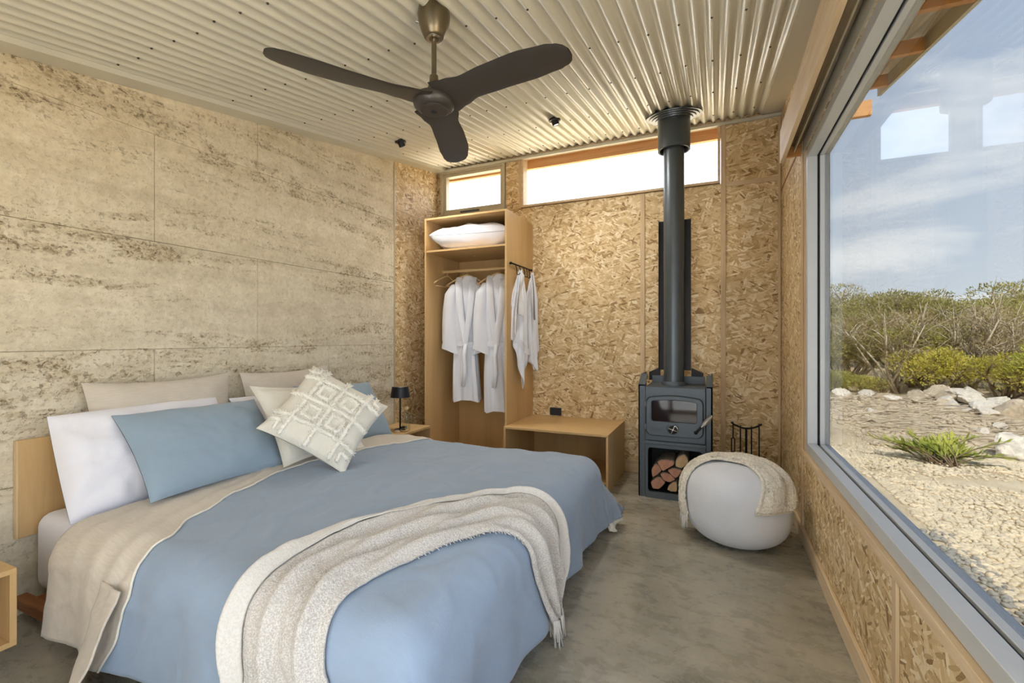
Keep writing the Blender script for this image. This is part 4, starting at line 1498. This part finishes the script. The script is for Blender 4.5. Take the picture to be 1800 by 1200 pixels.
def cover(a, b, lift):
    d = 1e-3
    p = drape(a, b, lift)
    n_ = (drape(a + d, b, lift) - p).cross(drape(a, b + d, lift) - p)
    n_ = n_.normalized() if n_.length > 1e-12 else Vector((0, 0, 1))
    q = p + n_ * (wrinkle(a, b) + hang(a, b))
    q.z = max(q.z, .02 + lift * .2)
    return q


dv = thing('duvet', (-1.4, 1.86, .44), 'blue linen duvet with cream lining turned back at the pillows', 'duvet')
FA0 = -2.27


def fold_line(b):
    """where the turned-back cuff ends (cloth a for a given b)"""
    pts = [(.40, -1.90), (.55, -1.86), (.70, -1.80), (.86, -1.765), (.98, -1.79), (1.16, -1.90), (1.42, -1.985), (1.75, -2.05), (2.24, -1.985), (2.72, -1.87), (3.2, -1.84)]
    if b <= pts[0][0]:
        return pts[0][1]
    for (x0, y0), (x1, y1) in zip(pts[:-1], pts[1:]):
        if x0 <= b <= x1:
            q = (b - x0) / (x1 - x0)
            q = q * q * (3 - 2 * q)
            return y0 + (y1 - y0) * q
    return pts[-1][1]


DROP_N, DROP_F, DROP_E = .435, .43, .445
NB = 210


def bval(u):
    return (DY0 - DROP_N) + (DY1 + DROP_F - DY0 + DROP_N) * u


def duv(u, v):
    b = bval(u)
    a = FA0 + (DA1 + DROP_E - FA0) * v
    da = max(0.0, a - DA1)
    db = max(DY0 - b, b - DY1, 0.0)
    if da > 0 and db > 0:                      # rounded duvet corner
        r = (da ** 3 + db ** 3) ** (1 / 3.0)
        k = min(1.0, (.43 + .07 * min(da, db) / max(da, db)) / r)
        a = DA1 + da * k
        b = (DY0 - db * k) if b < DY0 else (DY1 + db * k)
    return cover(a, b, .012)


m = MB().grid(duv, NB, 170).build('blue_face', 'linen_blue', dv, smooth=True, face=(0, 0, 1))
sm = m.modifiers.new('thick', 'SOLIDIFY')
sm.thickness = .016
sm.offset = -1


def cuff_f(u, v):
    b = bval(u)
    a1 = fold_line(b)
    a = FA0 - .012 + (a1 - FA0 + .012) * v
    puff = .011 * math.sin(math.pi * min(1, v * 1.02)) ** .5
    rip = .004 * math.sin(v * 26 + 3 * noise.noise((b * 2, v * 2, 0))) * (noise.noise((b * 1.5, v * 3, 7)) + .3)
    p = cover(a, b, .016 + puff + rip)
    return p


m = MB().grid(cuff_f, NB, 60).build('turned_back_cuff', 'linen_beige', dv, smooth=True, face=(0, 0, 1))
sm = m.modifiers.new('thick', 'SOLIDIFY')
sm.thickness = .010
sm.offset = -1
MB().tube([cuff_f(k / 160, 1.0) + Vector((.002, 0, .001)) for k in range(161)], .0045, 6).build('cuff_seam', 'linen_cream', dv, smooth=True)
# the near corner of the cuff hangs open as a flap with the blue face inside
def flap(u, v):
    """u along the hem from the cuff edge outwards, v down"""
    b0 = DY0 - .16 - (DROP_N - .10) * v
    p = cover(fold_line(b0) - .13 * (1 - u), b0, .030)
    k = u * u
    return p + Vector((.055 * k * v, -.105 * k * v - .02 * u, -.045 * v * u))


m = MB().grid(flap, 22, 30).build('open_flap', 'linen_beige', dv, smooth=True, face=(0, -1, .3))
sm = m.modifiers.new('thick', 'SOLIDIFY')
sm.thickness = .006
sm.offset = -1
# cream lining kicked out at the far foot corner
def lining(u, v):
    ph = R(12 + 62 * u)
    cx_, sy_ = math.cos(ph), math.sin(ph)
    n3 = (cx_ ** 3 + sy_ ** 3) ** (1 / 3.0)
    r = .34 + (.215 - .05 * (1 - u) + .02 * math.sin(u * 15)) * v
    p = drape(DA1 + r * cx_ / n3, DY1 + r * sy_ / n3, -.016)
    k = .012 * math.sin(u * 21) * (.3 + v)
    return Vector((p.x + k * cx_, p.y + k * sy_, max(.014, p.z)))


m = MB().grid(lining, 60, 14).build('lining_corner', 'linen_cream', dv, smooth=True, face=(1, 1, 0))
sm = m.modifiers.new('thick', 'SOLIDIFY')
sm.thickness = .006

# ---- the throw across the foot of the bed
tb = thing('bed_throw', (-.95, 1.3, .48), 'oatmeal fringed throw trailing diagonally across the foot of the bed', 'throw')
cl_pts = [(-.98, .50), (-1.02, .66), (-1.075, .82), (-1.105, .98), (-1.080, 1.15), (-1.015, 1.33), (-.925, 1.50), (-.82, 1.635), (-.70, 1.715), (-.56, 1.745), (-.42, 1.735), (-.33, 1.725)]


def cr_spline(pts, t):
    n = len(pts) - 1
    f = max(0, min(n - 1e-6, t * n))
    i = int(f)
    q = f - i
    P = [Vector((p[0], p[1], 0)) for p in (pts[max(i - 1, 0)], pts[i], pts[i + 1], pts[min(i + 2, n)])]
    return .5 * ((2 * P[1]) + (P[2] - P[0]) * q + (2 * P[0] - 5 * P[1] + 4 * P[2] - P[3]) * q * q + (3 * P[1] - P[0] - 3 * P[2] + P[3]) * q ** 3)


def throw_bed(s, v, lift=0.0):
    c = cr_spline(cl_pts, v)
    d = (cr_spline(cl_pts, min(1, v + .01)) - cr_spline(cl_pts, max(0, v - .01))).normalized()
    nrm = Vector((d.y, -d.x, 0))
    half = .155 + .02 * math.sin(v * 5) + .03 * math.exp(-((v - .80) / .10) ** 2) - .045 * max(0, v - .86) / .14
    q = c + nrm * (s * half)
    folds = .012 * math.sin(s * 9 + 2.4 * math.sin(v * 6)) + .008 * math.sin(s * 17 + v * 14) + .006 * noise.noise((s * 3, v * 20, 4))
    edge = 1 - abs(s) ** 8
    gather = 1 + 1.1 * max(0, v - .55)
    return cover(q.x, q.y, .026 + lift + edge * (.016 + folds * gather))


m = MB().grid(lambda u, v: throw_bed(-1 + 2 * u, v), 70, 190).build('blanket', 'throw_boucle', tb, smooth=True, face=(0, 0, 1))
sm = m.modifiers.new('thick', 'SOLIDIFY')
sm.thickness = .008
sm.offset = -1


def edge_band(u, v):
    """the pale reverse folded over along the pillow side"""
    w = .40 * (1 - .25 * v) * (1 + .25 * math.sin(v * 7))
    s = -1.04 + w * u
    vv = .98 * v
    up = .016 * math.sin(math.pi * min(1, u * 1.05)) ** .6
    return throw_bed(s, vv, .010 + up)


m = MB().grid(edge_band, 22, 180).build('folded_reverse', 'throw_pale', tb, smooth=True, face=(0, 0, 1))
sm = m.modifiers.new('thick', 'SOLIDIFY')
sm.thickness = .006
sm.offset = -1
fr = MB()
for k in range(34):
    s = -.95 + 1.9 * k / 33
    p0 = throw_bed(s, 1.0)
    dx, dy = random.uniform(.0, .02), random.uniform(-.02, .02)
    ln = min(random.uniform(.06, .10), p0.z - .006)
    fr.tube([p0 + Vector((0, 0, .01)), p0 + Vector((dx * .5, dy * .3, -ln * .5)), p0 + Vector((dx, dy, -ln))], [.005, .0045, .003], 5)
for k in range(46):                      # loose threads on the foot-side edge
    v = .42 + .30 * k / 45
    p0 = throw_bed(1.0, v)
    fr.tube([p0, p0 + Vector((random.uniform(.004, .016), random.uniform(-.012, .004), random.uniform(-.008, .0)))], [.0022, .0012], 4)
for k in range(26):                      # fringe on the far edge of the hanging end
    v = .78 + .20 * k / 25
    p0 = throw_bed(-1.0, v)
    fr.tube([p0, p0 + Vector((.006, .02, -.022)), p0 + Vector((.008, random.uniform(.03, .045), -.06))], [.003, .0025, .0015], 4)
tag(fr.build('fringe', 'throw_pale', tb, smooth=True), kind='stuff')

# ---- pillows on the bed
LB = 'pillow'
pillow('pillow', 'linen_beige', (-2.585, 1.455, .735), .69, .49, .14, R(9), 'beige linen pillow propped on the rammed wall, nearer the camera', LB, 'beige linen pillows', roll=R(0), seedv=1.0, wr=.012)
pillow('pillow', 'linen_beige', (-2.585, 2.215, .735), .69, .49, .14, R(9), 'beige linen pillow propped on the rammed wall, behind the white cushion', LB, 'beige linen pillows', roll=R(1), seedv=4.0, wr=.012)
pillow('pillow', 'cotton_white', (-2.465, 1.325, .640), .71, .46, .23, R(24), 'plump white pillow with its open end facing the near nightstand', LB, 'white sleeping pillows', seedv=2.0, wr=.020, pinch=-.01)
pillow('pillow', 'cotton_white', (-2.440, 2.120, .640), .72, .46, .20, R(33), 'white pillow mostly hidden behind the cushions', LB, 'white sleeping pillows', seedv=5.5, wr=.014, pinch=.04)
b1 = pillow('pillow', 'linen_blue_pillow', (-2.275, 1.470, .665), .68, .455, .17, R(42), 'blue linen pillow left of the tufted cushion', LB, 'blue linen pillows', roll=R(-1), seedv=3.0, wr=.006, pinch=.05)
b2 = pillow('pillow', 'linen_blue_pillow', (-2.345, 2.455, .665), .68, .455, .17, R(33), 'blue linen pillow on the far side of the tufted cushion', LB, 'blue linen pillows', roll=R(-3), seedv=7.0, wr=.006, pinch=.05)
pillow('cushion', 'cushion_cream', (-2.165, 1.985, .705), .58, .50, .13, R(36), 'plain ivory flanged cushion behind the tufted cushion', 'cushion', None, roll=R(-3), seedv=8.0, wr=.010, flange=.09, pinch=.09)

# tufted cushion standing on its corner
TC = thing('tufted_cushion', (-1.80, 1.84, .49), 'cream tufted cushion with diamond pattern standing on one corner', 'cushion')
TW, TT = .49, .17
_up, _rt = Vector((-.576, .248, .779)), Vector((.468, .881, .066))
_x, _y = (_rt + _up).normalized(), (_up - _rt).normalized()
_z = _x.cross(_y).normalized()
_y = _z.cross(_x)
tm = Matrix.Translation((-1.935, 1.885, .752)) @ Matrix((_x, _y, _z)).transposed().to_4x4()
cu_me = pillow_mesh(TW, TW, TT, 'cushion_cream', 6.0, .07, .008)
cu = bpy.data.objects.new('cushion_body', cu_me)
COL.objects.link(cu)
cu.parent = TC
CUM = Matrix.Translation(-Vector(TC.location)) @ tm
cu.matrix_local = CUM


CUS = pillow_surf(TW, TW, TT, 6.0, .07, .008)(1)


def tuft_line(pts, closed=False):
    m = MB()
    full = []
    seg = list(zip(pts, pts[1:] + ([pts[0]] if closed else []))) if closed else list(zip(pts[:-1], pts[1:]))
    for (x0, y0), (x1, y1) in seg:
        n = max(4, int(math.hypot(x1 - x0, y1 - y0) / .008))
        for k in range(n):
            q = k / n
            full.append((x0 + (x1 - x0) * q, y0 + (y1 - y0) * q))
    full.append(pts[0] if closed else pts[-1])
    P, rs = [], []
    for i, (x, y) in enumerate(full):
        jx, jy = .004 * noise.noise((i * .35, x * 9, 1)), .004 * noise.noise((i * .35, y * 9, 5))
        u_, v_ = x / (TW / 2), y / (TW / 2)
        P.append(Vector(CUS((u_ + 1) / 2, (v_ + 1) / 2)) + Vector((jx, jy, .005)))
        rs.append(.0108 + .0045 * noise.noise((i * .8, x * 20, y * 20)))
    m.tube(P, rs, 8)
    # frayed tufts along the line
    for i, p in enumerate(P):
        for _ in range(4):
            d = Vector((random.uniform(-1, 1), random.uniform(-1, 1), random.uniform(.1, .9))).normalized()
            m.tube([p, p + d * random.uniform(.014, .026)], [.0034, .0014], 4)
    ob = m.build('tufted_band', 'tuft_cream', None, origin=(0, 0, 0), smooth=True)
    ob.parent = TC
    ob.matrix_local = CUM.copy()
    return ob


g = TW / 2 * .97
for q in (-.137, 0.0, .137):
    tuft_line([(q, -g), (q, g)])
    tuft_line([(-g, q), (g, q)])
for cx in (-.0685, .0685):
    for cy in (-.0685, .0685):
        s_ = .034
        tuft_line([(cx - s_, cy - s_), (cx + s_, cy - s_), (cx + s_, cy + s_), (cx - s_, cy + s_)], True)
for sx in (-1, 1):
    for sy in (-1, 1):
        tuft_line([(sx * .178, sy * .225), (sx * .178, sy * .178), (sx * .225, sy * .178)])

# ================================================================== OUTSIDE
GZ = -.20


def gz(x, y):
    d = math.hypot(x, y)
    rise = max(0.0, (d - 14.5)) * .075
    rise = min(rise, 4.0)
    return GZ + rise + .05 * fbm((x, y, 0), .45, 4) * min(1, max(0, (d - 3) / 4)) + .012 * fbm((x, y, 3), 3.0, 3)


def sand():
    t = NT('sandy_ground')
    p = t.pos()
    a = t.noise(p, .8, 5, .6)
    b = t.noise(p, 7.0, 6, .7)
    c = t.noise(p, 45.0, 4, .7)
    v = t.math('ADD', t.math('MULTIPLY', a, .45), t.math('ADD', t.math('MULTIPLY', b, .35), t.math('MULTIPLY', c, .2)))
    col = t.ramp(v, [(.36, (166, 144, 112)), (.47, (202, 182, 148)), (.56, (220, 203, 172)), (.68, (232, 219, 194))])
    h = t.math('ADD', b, t.math('MULTIPLY', c, .7))
    t.principled(col, .95, 0, t.bump(h, .6, .03), .2)


sand()
plain('limestone', (206, 196, 180), .95, 0, .28, 5, 1.0, 14)
plain('limestone_tan', (186, 170, 146), .95, 0, .3, 5, 1.0, 14)
plain('pebble_gold', (214, 198, 168), .8, 0, .18, 9)
plain('pebble_grey', (150, 146, 136), .8, 0, .2, 9)
plain('bounce_grey', (190, 190, 188), .8, 0, .05, 5)
plain('twig_grey', (186, 172, 148), .9, 0, .15, 12)
plain('twig_brown', (128, 108, 82), .9, 0, .15, 12)


def leafmat(name, c1, c2, c3):
    t = NT(name)
    rnd = t.n('ShaderNodeObjectInfo').outputs['Random']
    f = t.noise(t.pos(), 3.2, 4, .7)
    v = t.math('ADD', f, t.math('MULTIPLY', t.math('SUBTRACT', rnd, .5), .25))
    col = t.ramp(v, [(.32, c1), (.5, c2), (.68, c3)])
    b = t.principled(col, .65, 0, None, .3)
    tr = t.n('ShaderNodeBsdfTranslucent', {'Color': col}).outputs[0]
    mx = t.n('ShaderNodeMixShader', {0: .35, 1: b.outputs[0], 2: tr}).outputs[0]
    t.t.links.new(mx, t.out.inputs[0])


leafmat('leaf_olive', (118, 112, 62), (158, 150, 86), (188, 178, 106))
leafmat('leaf_green', (132, 134, 62), (176, 174, 86), (210, 202, 108))
leafmat('leaf_yellow', (170, 162, 66), (214, 202, 92), (236, 224, 126))
leafmat('leaf_fresh', (150, 160, 66), (194, 196, 90), (226, 222, 126))
leafmat('leaf_dry', (142, 122, 84), (172, 152, 110), (196, 178, 134))

grd = MB()


def gfn(u, v):
    x = XR + .12 + 90 * u ** 2.2
    y = -4 + 90 * v ** 2.0
    return (x, y, gz(x, y))


g1 = grd.grid(gfn, 150, 170).build('ground', 'sandy_ground', None, smooth=True)
struct(g1)
g1['label'] = 'pale sandy gravel ground outside the picture window'


def gfn2(u, v):
    x = XR + .12 - 60 * u ** 1.6
    y = YB + .12 + 80 * v ** 1.8
    return (x, y, gz(x, y))


struct(MB().grid(gfn2, 40, 40).build('ground', 'sandy_ground', None, smooth=True))
struct(bx((-14, -16, -.5), (XR + .12, YF - .2, -.22)).build('ground', 'bounce_grey'))  # unseen ground behind the house, pale grey added for neutral bounce light


def rock_mesh(seed, s=(1, 1, 1), mat='limestone', sub=4, nz=.30):
    bm = bmesh.new()
    bmesh.ops.create_icosphere(bm, subdivisions=sub, radius=1.0)
    for v in bm.verts:
        d = v.co.normalized()
        k = 1 + nz * 1.3 * noise.fractal(d * 1.5 + Vector((seed * 3.7, seed, 0)), .8, 2, 4)
        # chipped faces
        for q in range(9):
            pn = Vector((math.sin(seed * 7 + q * 2.1), math.cos(seed * 3 + q * 1.7), math.sin(seed + q * 2.9))).normalized()
            pr = d.dot(pn) * k
            lim = .66 + .14 * math.sin(seed * 5 + q)
            if pr > lim:
                k *= lim / pr
        v.co = Vector((d.x * k * s[0], d.y * k * s[1], d.z * k * s[2]))
        if v.co.z < -.35 * s[2]:
            v.co.z = -.35 * s[2]
    me = bpy.data.meshes.new('rock')
    bm.to_mesh(me)
    bm.free()
    for p in me.polygons:
        p.use_smooth = False
    me.materials.append(MATS[mat])
    return me


def rock(me, x, y, s, label, group=None, dz=0.0, rz=None, name='rock'):
    o = bpy.data.objects.new(name, me)
    COL.objects.link(o)
    o.location = (x, y, gz(x, y) + dz + .3 * s)
    o.scale = (s, s, s)
    o.rotation_euler = (random.uniform(-.2, .2), random.uniform(-.2, .2), random.uniform(0, 6.28) if rz is None else rz)
    return tag(o, label, 'rock', group)


RM = [rock_mesh(i + 1, (1, .8 + .3 * random.random(), .62 + .25 * random.random()), 'limestone' if i % 3 else 'limestone_tan') for i in range(6)]
rock(rock_mesh(11, (1.25, .9, .78), 'limestone'), 3.26, 7.30, .30, 'large pale boulder at the right edge of the window view', rz=.4, name='boulder', dz=-.02)
big = [(4.02, 12.6, .34), (4.35, 12.2, .30), (4.62, 12.0, .38), (4.80, 12.35, .30), (4.98, 11.9, .36), (4.55, 12.7, .42), (4.15, 13.0, .30), (4.25, 11.7, .22), (4.55, 11.4, .36), (4.80, 11.0, .42), (4.45, 11.0, .24),
       (4.95, 11.4, .30), (4.15, 11.9, .20), (4.9, 12.8, .36), (5.15, 12.2, .30), (3.85, 12.2, .18), (4.68, 11.7, .28), (4.62, 12.3, .40), (4.35, 12.7, .34), (5.05, 10.8, .26), (4.25, 11.2, .16), (4.40, 12.4, .36)]
for i, (x, y, s) in enumerate(big):
    lift = .13 if i in (5, 17, 18, 13) else (.06 if i in (2, 4, 21) else 0)
    rock(RM[i % 6], x, y, s * .66, ('pale' if i % 3 else 'tan') + ' limestone rock ' + ('lying on top of the rock pile' if lift else 'at the foot of the rock pile') + (' beside the bright bushes' if y < 11.6 else ' near the yellow bush'), 'rocks in the limestone pile', lift)
for x, y, s in ((5.15, 10.2, .17), (5.0, 9.7, .13), (4.3, 9.3, .12), (4.5, 9.6, .16), (4.0, 9.5, .10), (3.6, 9.0, .10), (4.75, 9.2, .12), (2.66, 12.9, .22), (3.2, 13.0, .20), (2.95, 12.4, .12), (3.5, 12.5, .15),
                (3.5, 10.2, .09), (3.0, 9.6, .08), (2.6, 10.4, .10), (3.1, 11.0, .09), (3.8, 8.2, .10), (2.3, 9.3, .07)):
    rock(RM[random.randrange(6)], x, y, s, 'small loose limestone rock scattered on the sandy ground', 'loose rocks on the ground')


def pebbles(name, mat, n, region, smin, smax, label):
    m = MB()
    base = bmesh.new()
    bmesh.ops.create_icosphere(base, subdivisions=1, radius=1.0)
    bv = [v.co.copy() for v in base.verts]
    bf = [tuple(v.index for v in f.verts) for f in base.faces]
    base.free()
    for _ in range(n):
        x, y = region()
        s = random.uniform(smin, smax)
        rz = Matrix.Rotation(random.uniform(0, 6.3), 3, 'Z') @ Matrix.Rotation(random.uniform(-.4, .4), 3, 'X')
        sc = Vector((1, random.uniform(.6, .9), random.uniform(.4, .65)))
        z = gz(x, y) + s * .25
        m.add([rz @ Vector((v.x * sc.x * s, v.y * sc.y * s, v.z * sc.z * s)) + Vector((x, y, z)) for v in bv], bf)
    o = m.build(name, mat, None, smooth=True)
    return tag(o, label, 'pebbles', None, 'stuff')


def reg_gold():
    while True:
        x, y = random.uniform(1.42, 3.4), random.uniform(2.6, 5.6)
        if random.random() < max(.03, 1 - (x - 1.45) / 1.1):
            return x, y


def reg_band():
    while True:
        y = random.uniform(5.4, 9.0)
        x = random.uniform(1.3, 3.6)
        c = 6.6 + .15 * (x - 2) + .1 * math.sin(x * 3)
        if abs(y - c) < .75 * random.random() + .15:
            return x, y


pebbles('gravel', 'pebble_gold', 4000, reg_gold, .012, .030, 'golden pebbles spread along the outside of the window')
pebbles('gravel', 'pebble_gold', 4600, reg_band, .012, .030, 'golden gravel band around the low green plant')
pebbles('gravel', 'pebble_grey', 2600, lambda: (random.uniform(.75, 1.50), random.uniform(1.6, 4.2)), .012, .028, 'grey drainage pebbles under the eave drip line')
pebbles('rubble', 'limestone_tan', 2600, lambda: (random.uniform(1.8, 6.0), random.uniform(7.2, 13.5)), .014, .055, 'broken limestone rubble scattered before the bushes')


def litter():
    m = MB()
    for _ in range(260):
        x, y = random.uniform(2.0, 6.0), random.uniform(8.0, 13.6)
        a = random.uniform(-.5, .6)
        ln = random.uniform(.15, .7)
        p = Vector((x, y, gz(x, y) + .03))
        q = p + Vector((math.cos(a) * ln, math.sin(a) * ln, random.uniform(-.01, .06)))
        m.tube([p, p.lerp(q, .5) + Vector((0, 0, .03)), q], [.012, .010, .004], 5)
    return tag(m.build('fallen_twigs', 'twig_grey', None, smooth=True), 'dry grey twigs littering the sandy ground', 'twigs', None, 'stuff')


litter()


# ---- shrubs
def leaf_quad(m, p, d, up, ln, wd):
    s = d.cross(up)
    s = s.normalized() * wd if s.length > 1e-6 else Vector((wd, 0, 0))
    m.add([p, p + d * ln * .5 + s, p + d * ln, p + d * ln * .5 - s], [(0, 1, 2, 3)])


def shrub_meshes(seed, nleaf, hgt, rad, mat_leaf, mat_twig, sparse=0.0, ln=.07, lobes=9, flat=.55):
    rnd = random.Random(seed)
    cl_ = []
    for k in range(lobes):
        a = rnd.uniform(0, 6.28)
        r = rad * math.sqrt(rnd.random()) * .78
        cl_.append(Vector((r * math.cos(a), r * math.sin(a), hgt * rnd.uniform(.45, .86))))
    fm = MB()
    for _ in range(nleaf):
        c = rnd.choice(cl_)
        d = Vector((rnd.gauss(0, 1), rnd.gauss(0, 1), rnd.gauss(0, 1) * .8 + .25)).normalized()
        rr = rad * .46 * rnd.uniform(.65, 1.0)
        p = c + Vector((d.x * rr, d.y * rr, d.z * rr * flat))
        if p.z < .06:
            p.z = rnd.uniform(.05, .3)
        dd = (d + Vector((rnd.uniform(-1, 1), rnd.uniform(-1, 1), rnd.uniform(-.3, 1.1))) * .9).normalized()
        leaf_quad(fm, p, dd, Vector((rnd.uniform(-1, 1), rnd.uniform(-1, 1), .6)).normalized(), ln * rnd.uniform(.6, 1.3), ln * .16)
    tm_ = MB()
    for c in cl_:
        base = Vector((rnd.uniform(-.15, .15), rnd.uniform(-.15, .15), 0))
        mid = base.lerp(c, .5) + Vector((rnd.uniform(-.12, .12), rnd.uniform(-.12, .12), -.05))
        tm_.tube([base, mid, c], [.035, .022, .010], 6)
        for _ in range(7):
            a = c.lerp(mid, rnd.random() * .8)
            e_ = c + Vector((rnd.gauss(0, 1), rnd.gauss(0, 1), rnd.uniform(.1, .9))).normalized() * rad * .45
            tm_.tube([a, a.lerp(e_, .5) + Vector((0, 0, .04)), e_], [.012, .008, .003], 4)
    return fm.mesh('foliage', mat_leaf, smooth=False), tm_.mesh('branches', mat_twig, smooth=True)


VAR = {
    'olive': shrub_meshes(1, 5200, 1.7, 1.15, 'leaf_olive', 'twig_grey', ln=.075, lobes=11),
    'green': shrub_meshes(2, 5600, 1.45, 1.05, 'leaf_green', 'twig_brown', ln=.075, lobes=11),
    'yellow': shrub_meshes(3, 4200, 1.05, .75, 'leaf_yellow', 'twig_brown', ln=.075, lobes=9, flat=.8),
    'fresh': shrub_meshes(4, 6000, 1.35, .95, 'leaf_fresh', 'twig_brown', ln=.085, lobes=11, flat=.8),
    'dry': shrub_meshes(5, 2600, 1.85, 1.05, 'leaf_dry', 'twig_grey', ln=.06, lobes=13),
    'low': shrub_meshes(6, 3200, .55, .75, 'leaf_green', 'twig_brown', ln=.06, lobes=8, flat=.6),
}


def shrub(kind, x, y, s, label, group=None, name='shrub', sz=None):
    r = thing(name, (x, y, gz(x, y) - .03), label, 'shrub', group, random.uniform(0, 6.28))
    r.scale = (s, s, sz or s)
    for nm, me in zip(('foliage', 'branches'), VAR[kind]):
        o = bpy.data.objects.new(nm, me)
        COL.objects.link(o)
        o.parent = r
        if nm == 'foliage':
            o['kind'] = 'stuff'
    return r


shrub('dry', 3.95, 14.2, 1.18, 'tall grey twiggy shrub behind the left of the rock pile', 'shrubs beyond the window')
shrub('dry', 5.35, 14.3, 1.22, 'tall bare-branched shrub behind the right of the rock pile', 'shrubs beyond the window')
shrub('yellow', 4.55, 13.7, 1.05, 'yellow-green bush directly behind the rock pile', 'shrubs beyond the window')
shrub('yellow', 5.55, 13.0, .95, 'yellow bush right of the rock pile', 'shrubs beyond the window')
shrub('fresh', 6.25, 12.2, 1.05, 'bright green leafy bush at the right edge of the view', 'shrubs beyond the window')
shrub('fresh', 7.1, 12.8, 1.15, 'bright green bush half cut off by the picture edge', 'shrubs beyond the window')
shrub('low', 2.95, 14.1, 1.0, 'low green shrub at the left window jamb', 'shrubs beyond the window')
shrub('low', 3.55, 13.9, .8, 'low green shrub left of the rock pile', 'shrubs beyond the window')
shrub('olive', 2.55, 14.9, 1.0, 'olive shrub beside the left window jamb', 'shrubs beyond the window')
shrub('olive', 3.25, 15.2, 1.05, 'broad olive shrub with a dark hollow near the jamb', 'shrubs beyond the window')
shrub('green', 4.75, 15.3, 1.22, 'rounded green-topped shrub crowning the middle of the thicket', 'shrubs beyond the window')
shrub('dry', 6.45, 14.6, 1.1, 'twiggy shrub behind the bright green bushes', 'shrubs beyond the window')
rs_ = random.Random(21)
for row, (d0, n) in enumerate(((16.2, 11), (18.8, 11), (23.0, 12), (29.5, 13))):
    for k in range(n):
        ang = R(40 + 46 * (k + rs_.uniform(-.3, .3)) / (n - 1))
        rr = d0 + rs_.uniform(-.7, .7)
        kind = rs_.choice(['olive', 'olive', 'green', 'dry', 'green', 'olive'])
        look = {'olive': 'dense olive shrub', 'green': 'yellow-green rounded shrub', 'dry': 'grey twiggy shrub'}[kind]
        where = ('just behind the front bushes', 'a little way up the slope', 'high on the slope', 'on the skyline of the slope')[row]
        shrub(kind, rr * math.cos(ang), rr * math.sin(ang), rs_.uniform(.95, 1.2) * (1 + .18 * row), look + ' ' + where, look + 's ' + where)

# the low green plant by the gravel
pl = thing('low_plant', (2.15, 6.55, gz(2.15, 6.55)), 'sprawling low green plant with feathery leaves outside the window', 'plant')
rp = random.Random(5)
pm_, ps_ = MB(), MB()
for k in range(34):
    a = rp.uniform(-.25, 3.6)
    ln = rp.uniform(.25, .52)
    base = Vector((2.25 + rp.uniform(-.15, .15), 6.45 + rp.uniform(-.15, .15), gz(2.2, 6.5)))
    tip = base + Vector((math.cos(a) * ln, math.sin(a) * ln * .6, ln * rp.uniform(.15, .62)))
    mid = base.lerp(tip, .5) + Vector((0, 0, .10))
    pts = [base.lerp(mid, q / 4) .lerp(mid.lerp(tip, q / 4), q / 4) for q in range(5)]
    ps_.tube(pts, [.008, .007, .006, .005, .003], 5)
    for j in range(26):
        q = .25 + .75 * j / 25
        p = base.lerp(mid, q).lerp(mid.lerp(tip, q), q)
        d = ((tip - base).normalized() + Vector((rp.uniform(-1, 1), rp.uniform(-1, 1), rp.uniform(-.5, .5))) * .8).normalized()
        leaf_quad(pm_, p, d, Vector((rp.uniform(-.3, .3), rp.uniform(-.3, .3), 1)), rp.uniform(.08, .15), .011)
pm_.build('leaves', 'leaf_fresh', pl)['kind'] = 'stuff'
ps_.build('stems', 'twig_brown', pl, smooth=True)
